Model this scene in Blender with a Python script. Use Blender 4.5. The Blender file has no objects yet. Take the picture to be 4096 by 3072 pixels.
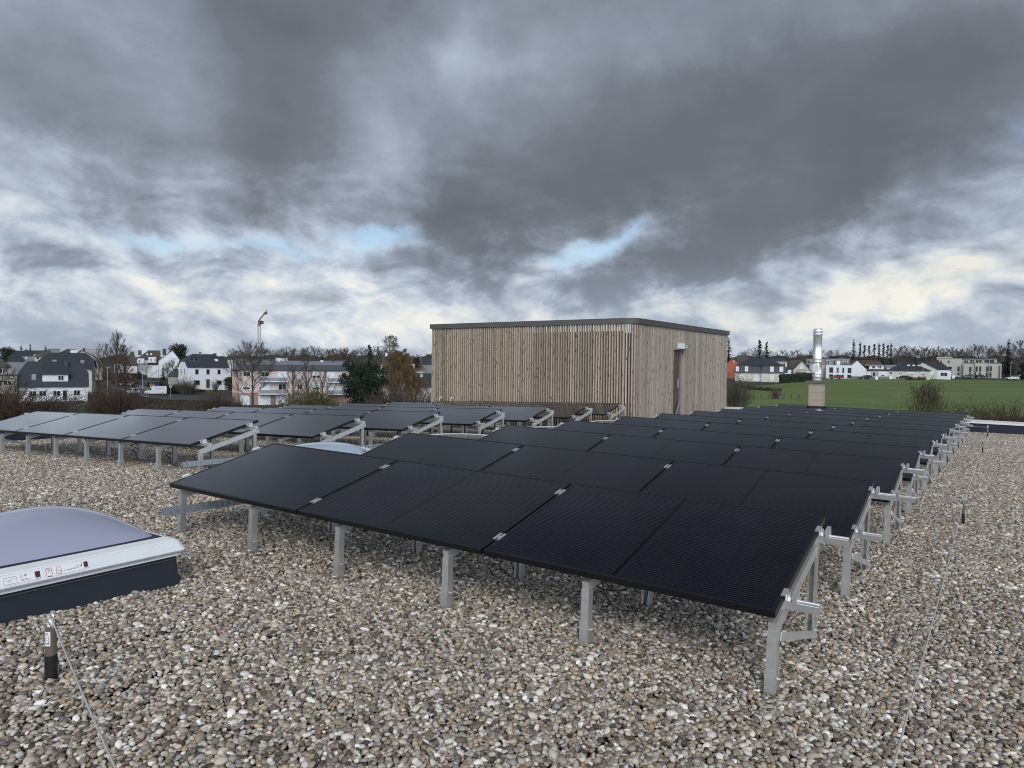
import bpy, bmesh, math, random
import numpy as np
from mathutils import Vector, Matrix, Euler
PI = math.pi
sc = bpy.context.scene
C = sc.collection

# ------------------------------------------------------------------ camera
CH = 1.524
cam = bpy.data.cameras.new('camera'); cam.sensor_width = 36; cam.sensor_fit = 'HORIZONTAL'
cam.lens = 36 * 2850 / 4096; cam.clip_start = 0.05; cam.clip_end = 6000
co = bpy.data.objects.new('camera', cam); C.objects.link(co); sc.camera = co
def _cam(pitch, roll):
    cp, sp = math.cos(pitch), math.sin(pitch)
    fw = Vector((0, cp, sp)); u0 = Vector((0, -sp, cp)); r0 = Vector((1, 0, 0))
    rt = r0 * math.cos(roll) + u0 * math.sin(roll); up = -r0 * math.sin(roll) + u0 * math.cos(roll)
    return rt, up, fw
rt, up, fw = _cam(-0.025, 0.010)
m = Matrix((rt, up, -fw)).transposed().to_4x4(); m.translation = (0, 0, CH); co.matrix_world = m

# ------------------------------------------------------------------ sky, sun, exposure
SUN_AZ, SUN_EL = math.radians(180), math.radians(36)       # azimuth from +Y clockwise: behind and left of the camera
w = bpy.data.worlds.new('World'); sc.world = w; w.use_nodes = True
nt = w.node_tree; nt.nodes.clear()
class NT:
    def __init__(s, nt): s.nt = nt
    def n(s, t, **k):
        x = s.nt.nodes.new(t)
        for a, b in k.items(): setattr(x, a, b)
        return x
    def l(s, a, b): s.nt.links.new(a, b)
    def math(s, op, a, b=None, c=None, clamp=False):
        x = s.n('ShaderNodeMath', operation=op); x.use_clamp = clamp
        for i, v in enumerate((a, b, c)):
            if v is None: continue
            if hasattr(v, 'links'): s.l(v, x.inputs[i])
            else: x.inputs[i].default_value = v
        return x.outputs[0]
    def mix(s, f, a, b, typ='RGBA', blend='MIX'):
        x = s.n('ShaderNodeMix', data_type=typ); 
        if typ == 'RGBA': x.blend_type = blend; ia, ib, o = 6, 7, 2
        else: ia, ib, o = 2, 3, 0
        for i, v in ((0, f), (ia, a), (ib, b)):
            if hasattr(v, 'links'): s.l(v, x.inputs[i])
            else: x.inputs[i].default_value = (*v, 1) if isinstance(v, tuple) and len(v) == 3 else v
        return x.outputs[o]
    def noise(s, vec, scale, detail=4, rough=.5, dist=0, dim='3D'):
        x = s.n('ShaderNodeTexNoise', noise_dimensions=dim)
        x.inputs['Scale'].default_value = scale; x.inputs['Detail'].default_value = detail
        x.inputs['Roughness'].default_value = rough; x.inputs['Distortion'].default_value = dist
        if vec is not None: s.l(vec, x.inputs['Vector'])
        return x.outputs[0]
    def ramp(s, f, stops, interp='LINEAR'):
        x = s.n('ShaderNodeValToRGB'); r = x.color_ramp; r.interpolation = interp
        while len(r.elements) < len(stops): r.elements.new(0.5)
        for e_, (p, c) in zip(r.elements, stops): e_.position = p; e_.color = (*c, 1) if len(c) == 3 else c
        s.l(f, x.inputs[0]); return x.outputs[0]
def srgb(r, g, b):
    f = lambda c: (c / 255 / 12.92) if c <= 10 else ((c / 255 + .055) / 1.055) ** 2.4
    return (f(r), f(g), f(b))
W_ = NT(nt)
tc = W_.n('ShaderNodeTexCoord').outputs['Generated']
sep = W_.n('ShaderNodeSeparateXYZ'); W_.l(tc, sep.inputs[0]); dx, dy, dz = sep.outputs
az = W_.math('ARCTAN2', dx, dy); el = W_.math('ARCSINE', dz)
def comb(x, y, z=0.0):
    c = W_.n('ShaderNodeCombineXYZ')
    for i, v in enumerate((x, y, z)):
        if hasattr(v, 'links'): W_.l(v, c.inputs[i])
        else: c.inputs[i].default_value = v
    return c.outputs[0]
ae = comb(az, el)
# cloud-deck coordinates: directions flattened onto a layer overhead, so clouds crowd towards the horizon
zz = W_.math('ADD', W_.math('ABSOLUTE', dz), 0.10)
deck = comb(W_.math('DIVIDE', dx, zz), W_.math('DIVIDE', dy, zz), 0.0)
# warp for ragged cloud edges
wn = W_.n('ShaderNodeTexNoise'); wn.inputs['Scale'].default_value = 7; wn.inputs['Detail'].default_value = 7; wn.inputs['Roughness'].default_value = .6
W_.l(ae, wn.inputs['Vector'])
wv = W_.n('ShaderNodeVectorMath', operation='SUBTRACT'); W_.l(wn.outputs['Color'], wv.inputs[0]); wv.inputs[1].default_value = (.5, .5, .5)
ws = W_.n('ShaderNodeVectorMath', operation='SCALE'); W_.l(wv.outputs[0], ws.inputs[0]); ws.inputs['Scale'].default_value = 0.12
aew = W_.n('ShaderNodeVectorMath', operation='ADD'); W_.l(ae, aew.inputs[0]); W_.l(ws.outputs[0], aew.inputs[1])
aew = aew.outputs[0]
def ang(px, py):      # sketch coordinates (a 2212 wide view) to azimuth/elevation of the cloud
    X = (px - 1106) / 1539; hy = 791 + (px - 1106) * .010; Z = (hy - py) / 1539
    return math.atan2(X, 1), math.atan2(Z, math.hypot(1, X))
def blobs(lst, vec):
    acc = None
    for cx, cy, rx, ry, rot, amp in lst:
        a, e_ = ang(cx, cy); k = 1 / 1539 / (1 + ((cx - 1106) / 1539) ** 2) ** .75
        mp = W_.n('ShaderNodeMapping', vector_type='TEXTURE')
        mp.inputs['Location'].default_value = (a, e_, 0); mp.inputs['Rotation'].default_value = (0, 0, math.radians(rot))
        mp.inputs['Scale'].default_value = (rx * k, ry * k, 10); W_.l(vec, mp.inputs[0])
        g_ = W_.n('ShaderNodeTexGradient', gradient_type='QUADRATIC_SPHERE'); W_.l(mp.outputs[0], g_.inputs[0])
        acc = W_.math('MULTIPLY_ADD', g_.outputs['Fac'], amp, acc if acc is not None else 0.0)
    return acc
BL = [(640, 40, 560, 300, 0, -.40), (600, 300, 230, 330, 10, -.36), (560, 470, 120, 110, 0, -.26), (0, 150, 500, 300, 0, -.24), (1100, -60, 1500, 200, 0, -.12),
      (1250, 400, 660, 270, 14, -.52), (1480, 250, 800, 330, 10, -.34), (950, 480, 260, 190, 12, -.42), (1060, 560, 280, 60, 5, -.22),
      (1500, 560, 480, 120, 16, -.48), (1300, 620, 280, 50, 8, -.20), (1850, 400, 460, 230, 25, -.42), (1700, 330, 640, 220, 22, -.34), (1620, 480, 440, 120, 20, -.30), (2050, 130, 560, 360, 0, -.46), (150, 110, 420, 260, 0, -.10), (330, 300, 300, 200, 0, -.12),
      (985, 70, 130, 260, 8, .22), (840, 300, 170, 240, -8, .17), (780, 420, 170, 110, 0, .10), (1106, 200, 1500, 520, 0, -.10), (520, 330, 520, 260, 0, -.20), (120, 250, 260, 160, 0, -.12), (120, 345, 260, 75, 12, .20), (20, 450, 230, 120, 0, .34), (200, 600, 520, 100, 0, .26),
      (1100, 700, 1700, 170, 0, .40), (560, 600, 360, 60, 0, .18), (1990, 615, 520, 120, 6, .46), (1760, 665, 300, 80, 15, .26), (2230, 400, 110, 220, 0, .26), (2160, 520, 130, 70, 0, .20), (1350, 680, 330, 60, 10, .15),
      (1290, 545, 200, 60, 20, .46), (1180, 590, 140, 30, 12, .30), (390, 522, 420, 46, -3, .34), (800, 535, 260, 44, -3, .28), (480, 590, 150, 40, 12, -.16), (150, 560, 260, 50, 0, -.14), (1480, 715, 260, 26, 12, -.12), (1960, 690, 330, 26, 14, -.20), (1040, 610, 200, 30, 10, -.22), (100, 520, 200, 30, 0, -.12)]
B = blobs(BL, aew)
n1 = W_.noise(deck, .55, 6, .55, .3); n2 = W_.noise(ae, 5.0, 8, .56, .15); mpn = W_.n('ShaderNodeMapping'); mpn.inputs['Scale'].default_value = (1, 1.9, 1); mpn.inputs['Rotation'].default_value = (0, 0, .12); W_.l(ae, mpn.inputs[0]); n3 = W_.noise(mpn.outputs[0], 9.0, 10, .60, .30)
offs = W_.n('ShaderNodeVectorMath', operation='ADD'); W_.l(mpn.outputs[0], offs.inputs[0]); offs.inputs[1].default_value = (.012, .022, 0)
n3b = W_.noise(offs.outputs[0], 9.0, 10, .60, .30); relief = W_.math('SUBTRACT', n3, n3b)      # clouds lit from above and one side
mpq = W_.n('ShaderNodeMapping'); mpq.inputs['Scale'].default_value = (1, 1.5, 1); W_.l(aew, mpq.inputs[0]); n4 = W_.noise(mpq.outputs[0], 3.4, 7, .52, .2)
off2 = W_.n('ShaderNodeVectorMath', operation='ADD'); W_.l(mpq.outputs[0], off2.inputs[0]); off2.inputs[1].default_value = (.03, .05, 0)
rel2 = W_.math('SUBTRACT', n4, W_.noise(off2.outputs[0], 3.4, 7, .52, .2))
nm = W_.n('ShaderNodeMapRange'); W_.l(el, nm.inputs[0]); nm.inputs[1].default_value = .34; nm.inputs[2].default_value = .14; nm.inputs[3].default_value = .26; nm.inputs[4].default_value = .44
B = W_.math('ADD', B, W_.math('MULTIPLY_ADD', n1, .14, -.07))
B = W_.math('ADD', B, W_.math('MULTIPLY', W_.math('MULTIPLY', W_.math('SUBTRACT', n2, .5), nm.outputs[0]), W_.math('MULTIPLY_ADD', B, 2.2, 1.35, clamp=True)))
lowm = W_.n('ShaderNodeMapRange'); W_.l(el, lowm.inputs[0]); lowm.inputs[1].default_value = .30; lowm.inputs[2].default_value = .12; lowm.inputs[3].default_value = .08; lowm.inputs[4].default_value = .66
B = W_.math('ADD', B, W_.math('MULTIPLY', W_.math('SUBTRACT', n3, .5), lowm.outputs[0]))
B = W_.math('ADD', B, W_.math('MULTIPLY', relief, W_.math('MULTIPLY', lowm.outputs[0], 1.7)))
B = W_.math('ADD', B, W_.math('MULTIPLY', rel2, .32))
B = W_.math('ADD', B, .53)
hi = W_.n('ShaderNodeMapRange'); W_.l(el, hi.inputs[0]); hi.inputs[1].default_value = .40; hi.inputs[2].default_value = .75; hi.inputs[3].default_value = 0; hi.inputs[4].default_value = -.42
B = W_.math('ADD', B, hi.outputs[0])
flr = W_.n('ShaderNodeMapRange'); W_.l(el, flr.inputs[0]); flr.inputs[1].default_value = .22; flr.inputs[2].default_value = .06; flr.inputs[3].default_value = -.1; flr.inputs[4].default_value = .52
sm = W_.n('ShaderNodeMath', operation='SMOOTH_MAX'); W_.l(B, sm.inputs[0]); W_.l(flr.outputs[0], sm.inputs[1]); sm.inputs[2].default_value = .25; B = sm.outputs[0]
cl = W_.ramp(B, [(0.0, srgb(106, 113, 121)), (.20, srgb(118, 125, 135)), (.40, srgb(144, 153, 167)), (.60, srgb(176, 187, 202)), (.80, srgb(208, 216, 224)), (1.0, srgb(238, 238, 232))])
# warm tint on the yellowish cloud patches, strongest at the right
warm = blobs([(1990, 610, 420, 90, 6, .8), (1600, 660, 300, 60, 0, .35), (640, 640, 420, 40, 0, .3)], aew)
cl = W_.mix(W_.math('MULTIPLY', warm, .36, clamp=True), cl, srgb(244, 236, 206))
# sky behind the viewer boosted as added fill light; overhead dimmed
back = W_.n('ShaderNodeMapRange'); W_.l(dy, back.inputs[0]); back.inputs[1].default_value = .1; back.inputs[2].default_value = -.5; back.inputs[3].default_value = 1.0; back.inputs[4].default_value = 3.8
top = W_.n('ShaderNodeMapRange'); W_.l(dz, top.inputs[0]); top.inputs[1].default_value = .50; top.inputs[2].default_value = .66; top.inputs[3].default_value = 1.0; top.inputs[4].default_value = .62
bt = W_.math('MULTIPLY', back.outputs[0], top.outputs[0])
cl = W_.mix(1.0, cl, W_.ramp(W_.noise(ae, 3.2, 6, .55, .2), [(.3, (.84, .85, .87)), (.7, (1.14, 1.13, 1.12))]), blend='MULTIPLY')
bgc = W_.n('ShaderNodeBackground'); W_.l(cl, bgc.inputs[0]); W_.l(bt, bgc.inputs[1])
sky = W_.n('ShaderNodeTexSky', sky_type='NISHITA'); sky.sun_disc = False; sky.sun_elevation = SUN_EL; sky.sun_rotation = SUN_AZ
bgs = W_.n('ShaderNodeBackground'); W_.l(sky.outputs[0], bgs.inputs[0]); bgs.inputs[1].default_value = .13
blue = blobs([(345, 516, 240, 34, -3, 1.5), (600, 545, 260, 26, 0, 1.0), (810, 526, 150, 36, 0, 1.4), (1285, 550, 130, 46, 22, 1.7), (1350, 500, 90, 30, 30, .8), (2205, 240, 60, 60, 0, .7), (1210, 575, 90, 26, 0, .7)], aew)
bm = W_.math('MULTIPLY', blue, W_.math('MULTIPLY_ADD', n2, 2.4, -.35), clamp=True)
mx = W_.n('ShaderNodeMixShader'); W_.l(W_.math('MULTIPLY', bm, .9, clamp=True), mx.inputs[0]); W_.l(bgc.outputs[0], mx.inputs[1]); W_.l(bgs.outputs[0], mx.inputs[2])
wo = W_.n('ShaderNodeOutputWorld'); W_.l(mx.outputs[0], wo.inputs[0])
w.cycles.sampling_method = 'MANUAL'; w.cycles.sample_map_resolution = 512

sl = bpy.data.lights.new('sun', 'SUN'); sl.energy = 1.5; sl.angle = math.radians(24); sl.color = (1, .95, .87)
so = bpy.data.objects.new('sun', sl); C.objects.link(so)
sd = Vector((math.sin(SUN_AZ) * math.cos(SUN_EL), math.cos(SUN_AZ) * math.cos(SUN_EL), math.sin(SUN_EL)))
so.rotation_euler = sd.to_track_quat('Z', 'Y').to_euler(); so.location = (0, -5, 30)
vs = sc.view_settings; sc.display_settings.display_device = 'sRGB'
vs.view_transform = 'Standard'; vs.look = 'None'; vs.exposure = 0.0; vs.gamma = 1.0; vs.use_curve_mapping = False
sc.cycles.pixel_filter_type = 'BLACKMAN_HARRIS'; sc.cycles.filter_width = 1.05
sc.cycles.max_bounces = 6; sc.cycles.transparent_max_bounces = 12

# ------------------------------------------------------------------ helpers
def tag(o, label=None, cat=None, group=None, kind=None):
    if label: o['label'] = label
    if cat: o['category'] = cat
    if group: o['group'] = group
    if kind: o['kind'] = kind
    return o
def thing(name, label, cat, mat=None, group=None):
    o = bpy.data.objects.new(name, None); o.empty_display_size = .3; C.objects.link(o)
    if mat is not None: o.matrix_world = mat if isinstance(mat, Matrix) else Matrix.Translation(mat)
    return tag(o, label, cat, group)
class MB:
    def __init__(s): s.v = []; s.f = []; s.m = []; s.mi = 0
    def add(s, vs, fs, M=None):
        b = len(s.v); s.v += [tuple(M @ Vector(v)) for v in vs] if M is not None else [tuple(v) for v in vs]
        s.f += [tuple(b + i for i in f) for f in fs]; s.m += [s.mi] * len(fs); return s
    def box(s, x0, x1, y0, y1, z0, z1, M=None):
        return s.add([(x, y, z) for x in (x0, x1) for y in (y0, y1) for z in (z0, z1)],
                     [(0, 1, 3, 2), (4, 6, 7, 5), (0, 4, 5, 1), (2, 3, 7, 6), (0, 2, 6, 4), (1, 5, 7, 3)], M)
    def prism(s, poly, h, M=None):       # poly in xy, extruded 0..h in z
        n = len(poly); h0, h1 = h if isinstance(h, tuple) else (0, h)
        vs = [(x, y, h0) for x, y in poly] + [(x, y, h1) for x, y in poly]
        return s.add(vs, [tuple(range(n))[::-1], tuple(range(n, 2 * n))] + [(i, (i + 1) % n, n + (i + 1) % n, n + i) for i in range(n)], M)
    def slab(s, poly, t, M=None):        # 3d polygon thickened downwards
        n = len(poly); vs = list(poly) + [(x, y, z - t) for x, y, z in poly]
        return s.add(vs, [tuple(range(n)), tuple(range(n, 2 * n))[::-1]] + [(i, n + i, n + (i + 1) % n, (i + 1) % n) for i in range(n)], M)
    def beam(s, a, b, w, h, upv=(0, 0, 1)):
        a, b = Vector(a), Vector(b); d = (b - a); L_ = d.length; x = d.normalized(); y = Vector(upv).cross(x)
        y = y.normalized() if y.length > 1e-6 else Vector((0, 1, 0)); z = x.cross(y)
        M = Matrix((x, y, z)).transposed().to_4x4(); M.translation = a
        return s.box(0, L_, -w / 2, w / 2, -h / 2, h / 2, M)
    def tube(s, pts, r, n=6, cap=True):
        pts = [Vector(p) for p in pts]; rs = r if isinstance(r, (list, tuple)) else [r] * len(pts); vs = []; fs = []
        for i, p in enumerate(pts):
            d = (pts[min(i + 1, len(pts) - 1)] - pts[max(i - 1, 0)]); d = d.normalized() if d.length > 1e-9 else Vector((0, 0, 1))
            a = d.cross(Vector((0, 0, 1)) if abs(d.z) < .9 else Vector((1, 0, 0))).normalized(); b = d.cross(a)
            vs += [p + (a * math.cos(2 * PI * k / n) + b * math.sin(2 * PI * k / n)) * rs[i] for k in range(n)]
        for i in range(len(pts) - 1):
            fs += [(i * n + k, i * n + (k + 1) % n, (i + 1) * n + (k + 1) % n, (i + 1) * n + k) for k in range(n)]
        if cap: fs += [tuple(range(n))[::-1], tuple(range((len(pts) - 1) * n, len(pts) * n))]
        return s.add(vs, fs)
    def lathe(s, prof, n=24, M=None):    # prof: (r, z)
        vs = [(r * math.cos(2 * PI * k / n), r * math.sin(2 * PI * k / n), z) for r, z in prof for k in range(n)]
        fs = [(i * n + k, i * n + (k + 1) % n, (i + 1) * n + (k + 1) % n, (i + 1) * n + k) for i in range(len(prof) - 1) for k in range(n)]
        fs += [tuple(range(n))[::-1], tuple(range((len(prof) - 1) * n, len(prof) * n))]
        return s.add(vs, fs, M)
    def mesh(s, name, mats, smooth=False):
        me = bpy.data.meshes.new(name); me.from_pydata(s.v, [], s.f)
        for m_ in (mats if isinstance(mats, (list, tuple)) else [mats]): me.materials.append(m_)
        if len(me.materials) > 1: me.polygons.foreach_set('material_index', s.m)
        if smooth: me.polygons.foreach_set('use_smooth', [True] * len(me.polygons))
        me.update(); return me
    def build(s, name, mats, parent=None, smooth=False, mat=None):
        o = bpy.data.objects.new(name, s.mesh(name, mats, smooth)); C.objects.link(o)
        if mat is not None: o.matrix_world = mat
        if parent is not None: o.parent = parent
        return o
def link(name, me, parent=None, M=None):
    o = bpy.data.objects.new(name, me); C.objects.link(o)
    if parent is not None: o.parent = parent
    if M is not None: o.matrix_local = M
    return o
KIDS = {}
def copy_tree(o, parent=None):
    c = o.copy(); C.objects.link(c)
    if parent is not None: c.parent = parent
    for ch in o.children: copy_tree(ch, c)
    return c
def frame(x, y, z, o):
    M = Matrix((x, y, z)).transposed().to_4x4(); M.translation = o; return M
def tri(poly):  return poly
def text_mesh(txt, size):
    cu = bpy.data.curves.new('t', 'FONT'); cu.body = txt; cu.size = size; cu.align_x = 'CENTER'; cu.align_y = 'CENTER'; cu.resolution_u = 2
    o = bpy.data.objects.new('t', cu); me = bpy.data.meshes.new_from_object(o); vs_ = [tuple(v.co) for v in me.vertices]; fs_ = [tuple(p.vertices) for p in me.polygons]
    bpy.data.objects.remove(o); bpy.data.meshes.remove(me); return vs_, fs_

# ------------------------------------------------------------------ materials
def mat(name, col, rough=.7, metal=0.0, spec=.5, var=None, bump=None, isl=0.0, vscale=1.0, coord='Object', detail=4, hgt=0.0):
    """base colour with noise variation var=(colour2, scale, amount); isl: brightness change per island; bump=(scale, strength)"""
    m_ = bpy.data.materials.new(name); m_.use_nodes = True; t = m_.node_tree; N = NT(t)
    b = t.nodes['Principled BSDF']; b.inputs['Roughness'].default_value = rough; b.inputs['Metallic'].default_value = metal
    b.inputs['Specular IOR Level'].default_value = spec; b.inputs['Base Color'].default_value = (*col, 1)
    tcn = N.n('ShaderNodeTexCoord').outputs[coord] if coord != 'World' else N.n('ShaderNodeNewGeometry').outputs['Position']
    c = None
    if var:
        c2, s_, a_ = var; f = N.noise(tcn, s_, detail, .6); f = N.math('MULTIPLY_ADD', f, 2.2 * a_, .5 - 1.1 * a_, clamp=True); c = N.mix(f, col, c2)
    if isl:
        g_ = N.n('ShaderNodeNewGeometry').outputs['Random Per Island']; h = N.n('ShaderNodeHueSaturation')
        N.l(N.math('MULTIPLY_ADD', g_, 2 * isl, 1 - isl), h.inputs['Value'])
        if c is None: h.inputs['Color'].default_value = (*col, 1)
        else: N.l(c, h.inputs['Color'])
        c = h.outputs[0]
    if c is not None: N.l(c, b.inputs['Base Color'])
    if bump:
        bn = N.n('ShaderNodeBump'); bn.inputs['Strength'].default_value = bump[1]; bn.inputs['Distance'].default_value = bump[2] if len(bump) > 2 else .02
        N.l(N.noise(tcn, bump[0], 3, .6), bn.inputs['Height']); N.l(bn.outputs[0], b.inputs['Normal'])
    return m_
M = {}
M['alu'] = mat('aluminium', (.74, .74, .72), .40, .65, var=((.55, .55, .53), 9, .6), bump=(60, .08))
M['alu_bright'] = mat('bright_aluminium', (.86, .86, .86), .28, .8)
M['alu_leg'] = mat('mill_aluminium', (.66, .65, .62), .45, .7, var=((.38, .375, .35), 14, .7), bump=(40, .06))
M['galv'] = mat('galvanised_steel', (.62, .66, .70), .38, .75, var=((.42, .47, .52), 22, .9))
M['black_frame'] = mat('black_anodised', (.008, .008, .010), .35, .2)
M['white_pvc'] = mat('white_pvc', (.80, .82, .84), .35, var=((.70, .72, .74), 5, .4))
M['bitumen'] = mat('navy_bitumen', (.012, .016, .026), .85, var=((.022, .027, .040), 220, .9), bump=(260, .5, .004))
M['bitumen2'] = mat('smooth_bitumen', (.009, .013, .030), .75, var=((.014, .018, .034), 3, .6))
M['cap'] = mat('white_coping', (.80, .79, .75), .35, var=((.66, .66, .64), .7, .6))
M['cable'] = mat('black_cable', (.008, .008, .008), .5)
M['steel_rope'] = mat('steel_rope', (.62, .61, .58), .5, .3, var=((.40, .40, .38), 260, .9))
M['bronze'] = mat('brown_grey_tube', (.17, .145, .11), .45, .4)
M['label'] = mat('white_label', (.82, .82, .82), .5)
M['ink'] = mat('dark_ink', (.03, .03, .035), .6)
M['red'] = mat('red_ink', (.45, .03, .04), .6)
M['slate'] = mat('slate_roof', (.028, .032, .044), .55, var=((.042, .047, .060), 1.2, .6), bump=(12, .2))
M['slate_old'] = mat('old_slate_roof', (.045, .043, .042), .8, var=((.085, .08, .072), 1.0, .8))
M['brown_roof'] = mat('brown_tiles', (.060, .040, .034), .85, var=((.085, .060, .050), 1.5, .7))
M['zinc'] = mat('zinc_sheet', (.30, .33, .38), .5, .2, var=((.22, .25, .29), .8, .7))
M['white_wall'] = mat('white_render', (.72, .74, .77), .9, var=((.64, .66, .68), .5, .7))
M['cream_wall'] = mat('cream_render', (.62, .585, .52), .9, var=((.52, .49, .43), .5, .7))
M['grey_wall'] = mat('grey_render', (.40, .39, .37), .9, var=((.28, .27, .25), .6, .9))
M['beige_wall'] = mat('beige_render', (.47, .45, .39), .9, var=((.42, .40, .35), .6, .6))
M['midgrey_wall'] = mat('mid_grey_render', (.24, .245, .255), .9, var=((.20, .205, .21), .6, .6))
M['pink_wall'] = mat('pink_render', (.64, .53, .49), .9, var=((.57, .46, .42), .4, .7))
M['salmon_wall'] = mat('salmon_render', (.36, .235, .195), .9, var=((.33, .215, .18), .4, .7))
M['tan_wall'] = mat('tan_render', (.52, .42, .33), .9)
M['orange_wall'] = mat('orange_render', (.40, .115, .066), .9, var=((.36, .10, .06), .4, .7))
M['glass_dark'] = mat('window_glass', (.012, .014, .016), .12)
M['frame_white'] = mat('white_frame', (.78, .78, .78), .5)
M['frame_stone'] = mat('stone_surround', (.42, .38, .32), .8)
M['shutter'] = mat('white_shutter', (.66, .70, .74), .6)
M['green_door'] = mat('green_door', (.02, .045, .035), .5)
M['ochre'] = mat('ochre_stone', (.36, .29, .15), .8)
M['asphalt'] = mat('asphalt', (.052, .053, .056), .85, var=((.075, .075, .077), .25, .8), coord='World')
M['pave'] = mat('pavement', (.17, .165, .155), .9, var=((.13, .125, .118), .5, .7), coord='World')
M['roadmark'] = mat('road_marking', (.62, .62, .60), .8)
M['ground'] = mat('rough_ground', (.050, .042, .026), .95, var=((.034, .045, .016), .10, 1.0), coord='World', detail=8, bump=(1.2, .6, .3))
M['field'] = mat('green_field', (.078, .128, .022), .95, var=((.125, .165, .048), .05, .9), coord='World', detail=8, bump=(3, .4, .1))
_t = NT(M['field'].node_tree); _b = M['field'].node_tree.nodes['Principled BSDF']; _c = _b.inputs['Base Color'].links[0].from_socket
_m = _t.n('ShaderNodeMapping'); _m.inputs['Scale'].default_value = (.012, .22, 1); _m.inputs['Rotation'].default_value = (0, 0, .10); _t.l(_t.n('ShaderNodeNewGeometry').outputs['Position'], _m.inputs[0])
_f = _t.ramp(_t.noise(_m.outputs[0], 1.0, 6, .65, .2), [(.35, (.74, .80, .70)), (.68, (1.25, 1.18, 1.15))]); _t.l(_t.mix(1.0, _c, _f, blend='MULTIPLY'), _b.inputs['Base Color'])   # drill rows and thin patches in the crop
M['lawn'] = mat('lawn', (.040, .058, .016), .95, var=((.055, .060, .024), .3, .9), coord='World', detail=6)
M['bark'] = mat('bark', (.060, .050, .040), .95, isl=.3)
M['twig'] = mat('twigs', (.082, .069, .056), .95, isl=.35)
M['twig_brown'] = mat('brown_twigs', (.064, .046, .033), .95, isl=.35)
M['twig_olive'] = mat('olive_twigs', (.085, .082, .038), .95, isl=.4)
M['twig_green'] = mat('green_twigs', (.13, .15, .055), .9, isl=.4)
M['twig_red'] = mat('reddish_twigs', (.120, .052, .032), .95, isl=.35)
M['twig_gold'] = mat('golden_twigs', (.125, .082, .034), .95, isl=.35)
M['needles'] = mat('dark_needles', (.012, .022, .012), .9, isl=.5)
M['pine_needles'] = mat('pine_needles', (.014, .030, .016), .9, isl=.55)
M['leaves'] = mat('evergreen_leaves', (.022, .034, .014), .8, isl=.55)
M['leaves_brown'] = mat('brown_leaves', (.060, .040, .022), .9, isl=.5)
M['stone_wall'] = mat('rubble_stone', (.10, .098, .085), .95, var=((.24, .235, .21), 2.2, 1.0), detail=6)
M['car_white'] = mat('white_car_paint', (.72, .74, .76), .25)
M['car_dark'] = mat('dark_car_paint', (.020, .024, .036), .22)
M['car_grey'] = mat('grey_car_paint', (.10, .105, .11), .3)
M['car_red'] = mat('red_car_paint', (.20, .014, .014), .3)
M['tyre'] = mat('tyre_rubber', (.012, .012, .012), .9)
M['lampglass'] = mat('headlight_glass', (.6, .62, .65), .15)
M['yellow'] = mat('yellow_plastic', (.55, .40, .03), .5)
M['crane_red'] = mat('crane_red', (.30, .03, .03), .5)
M['crane_white'] = mat('crane_white', (.55, .53, .50), .5)
M['concrete_block'] = mat('concrete_block', (.42, .36, .285), .95, var=((.33, .28, .22), 30, .8), bump=(90, .5, .004), coord='Object')
M['concrete_cap'] = mat('concrete_cap', (.17, .155, .135), .95, var=((.11, .10, .09), 6, .8))
M['chrome'] = mat('polished_steel', (.86, .86, .83), .27, .72)
M['wood_dark'] = mat('brown_door_wood', (.16, .095, .062), .75, var=((.050, .030, .020), 6, .8))
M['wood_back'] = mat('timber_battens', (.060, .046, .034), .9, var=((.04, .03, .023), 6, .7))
M['doorway_shade'] = mat('painted_doorway_shade', (.006, .006, .006), .9)
M['fascia'] = mat('bronze_fascia', (.125, .118, .108), .38, .75, var=((.095, .088, .08), 2, .6))
M['green_sign'] = mat('green_sign', (.015, .22, .12), .4)
M['blue_sign'] = mat('blue_sign', (.02, .05, .30), .5)
def glass_blue():
    m_ = mat('milky_acrylic', (.35, .37, .48), .16, spec=.8); return m_
M['acrylic'] = glass_blue()
M['acrylic_pale'] = mat('pale_acrylic', (.42, .52, .62), .10, spec=.8)
M['acrylic_dark'] = mat('smoky_acrylic', (.05, .055, .06), .06, spec=1.0)
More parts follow.
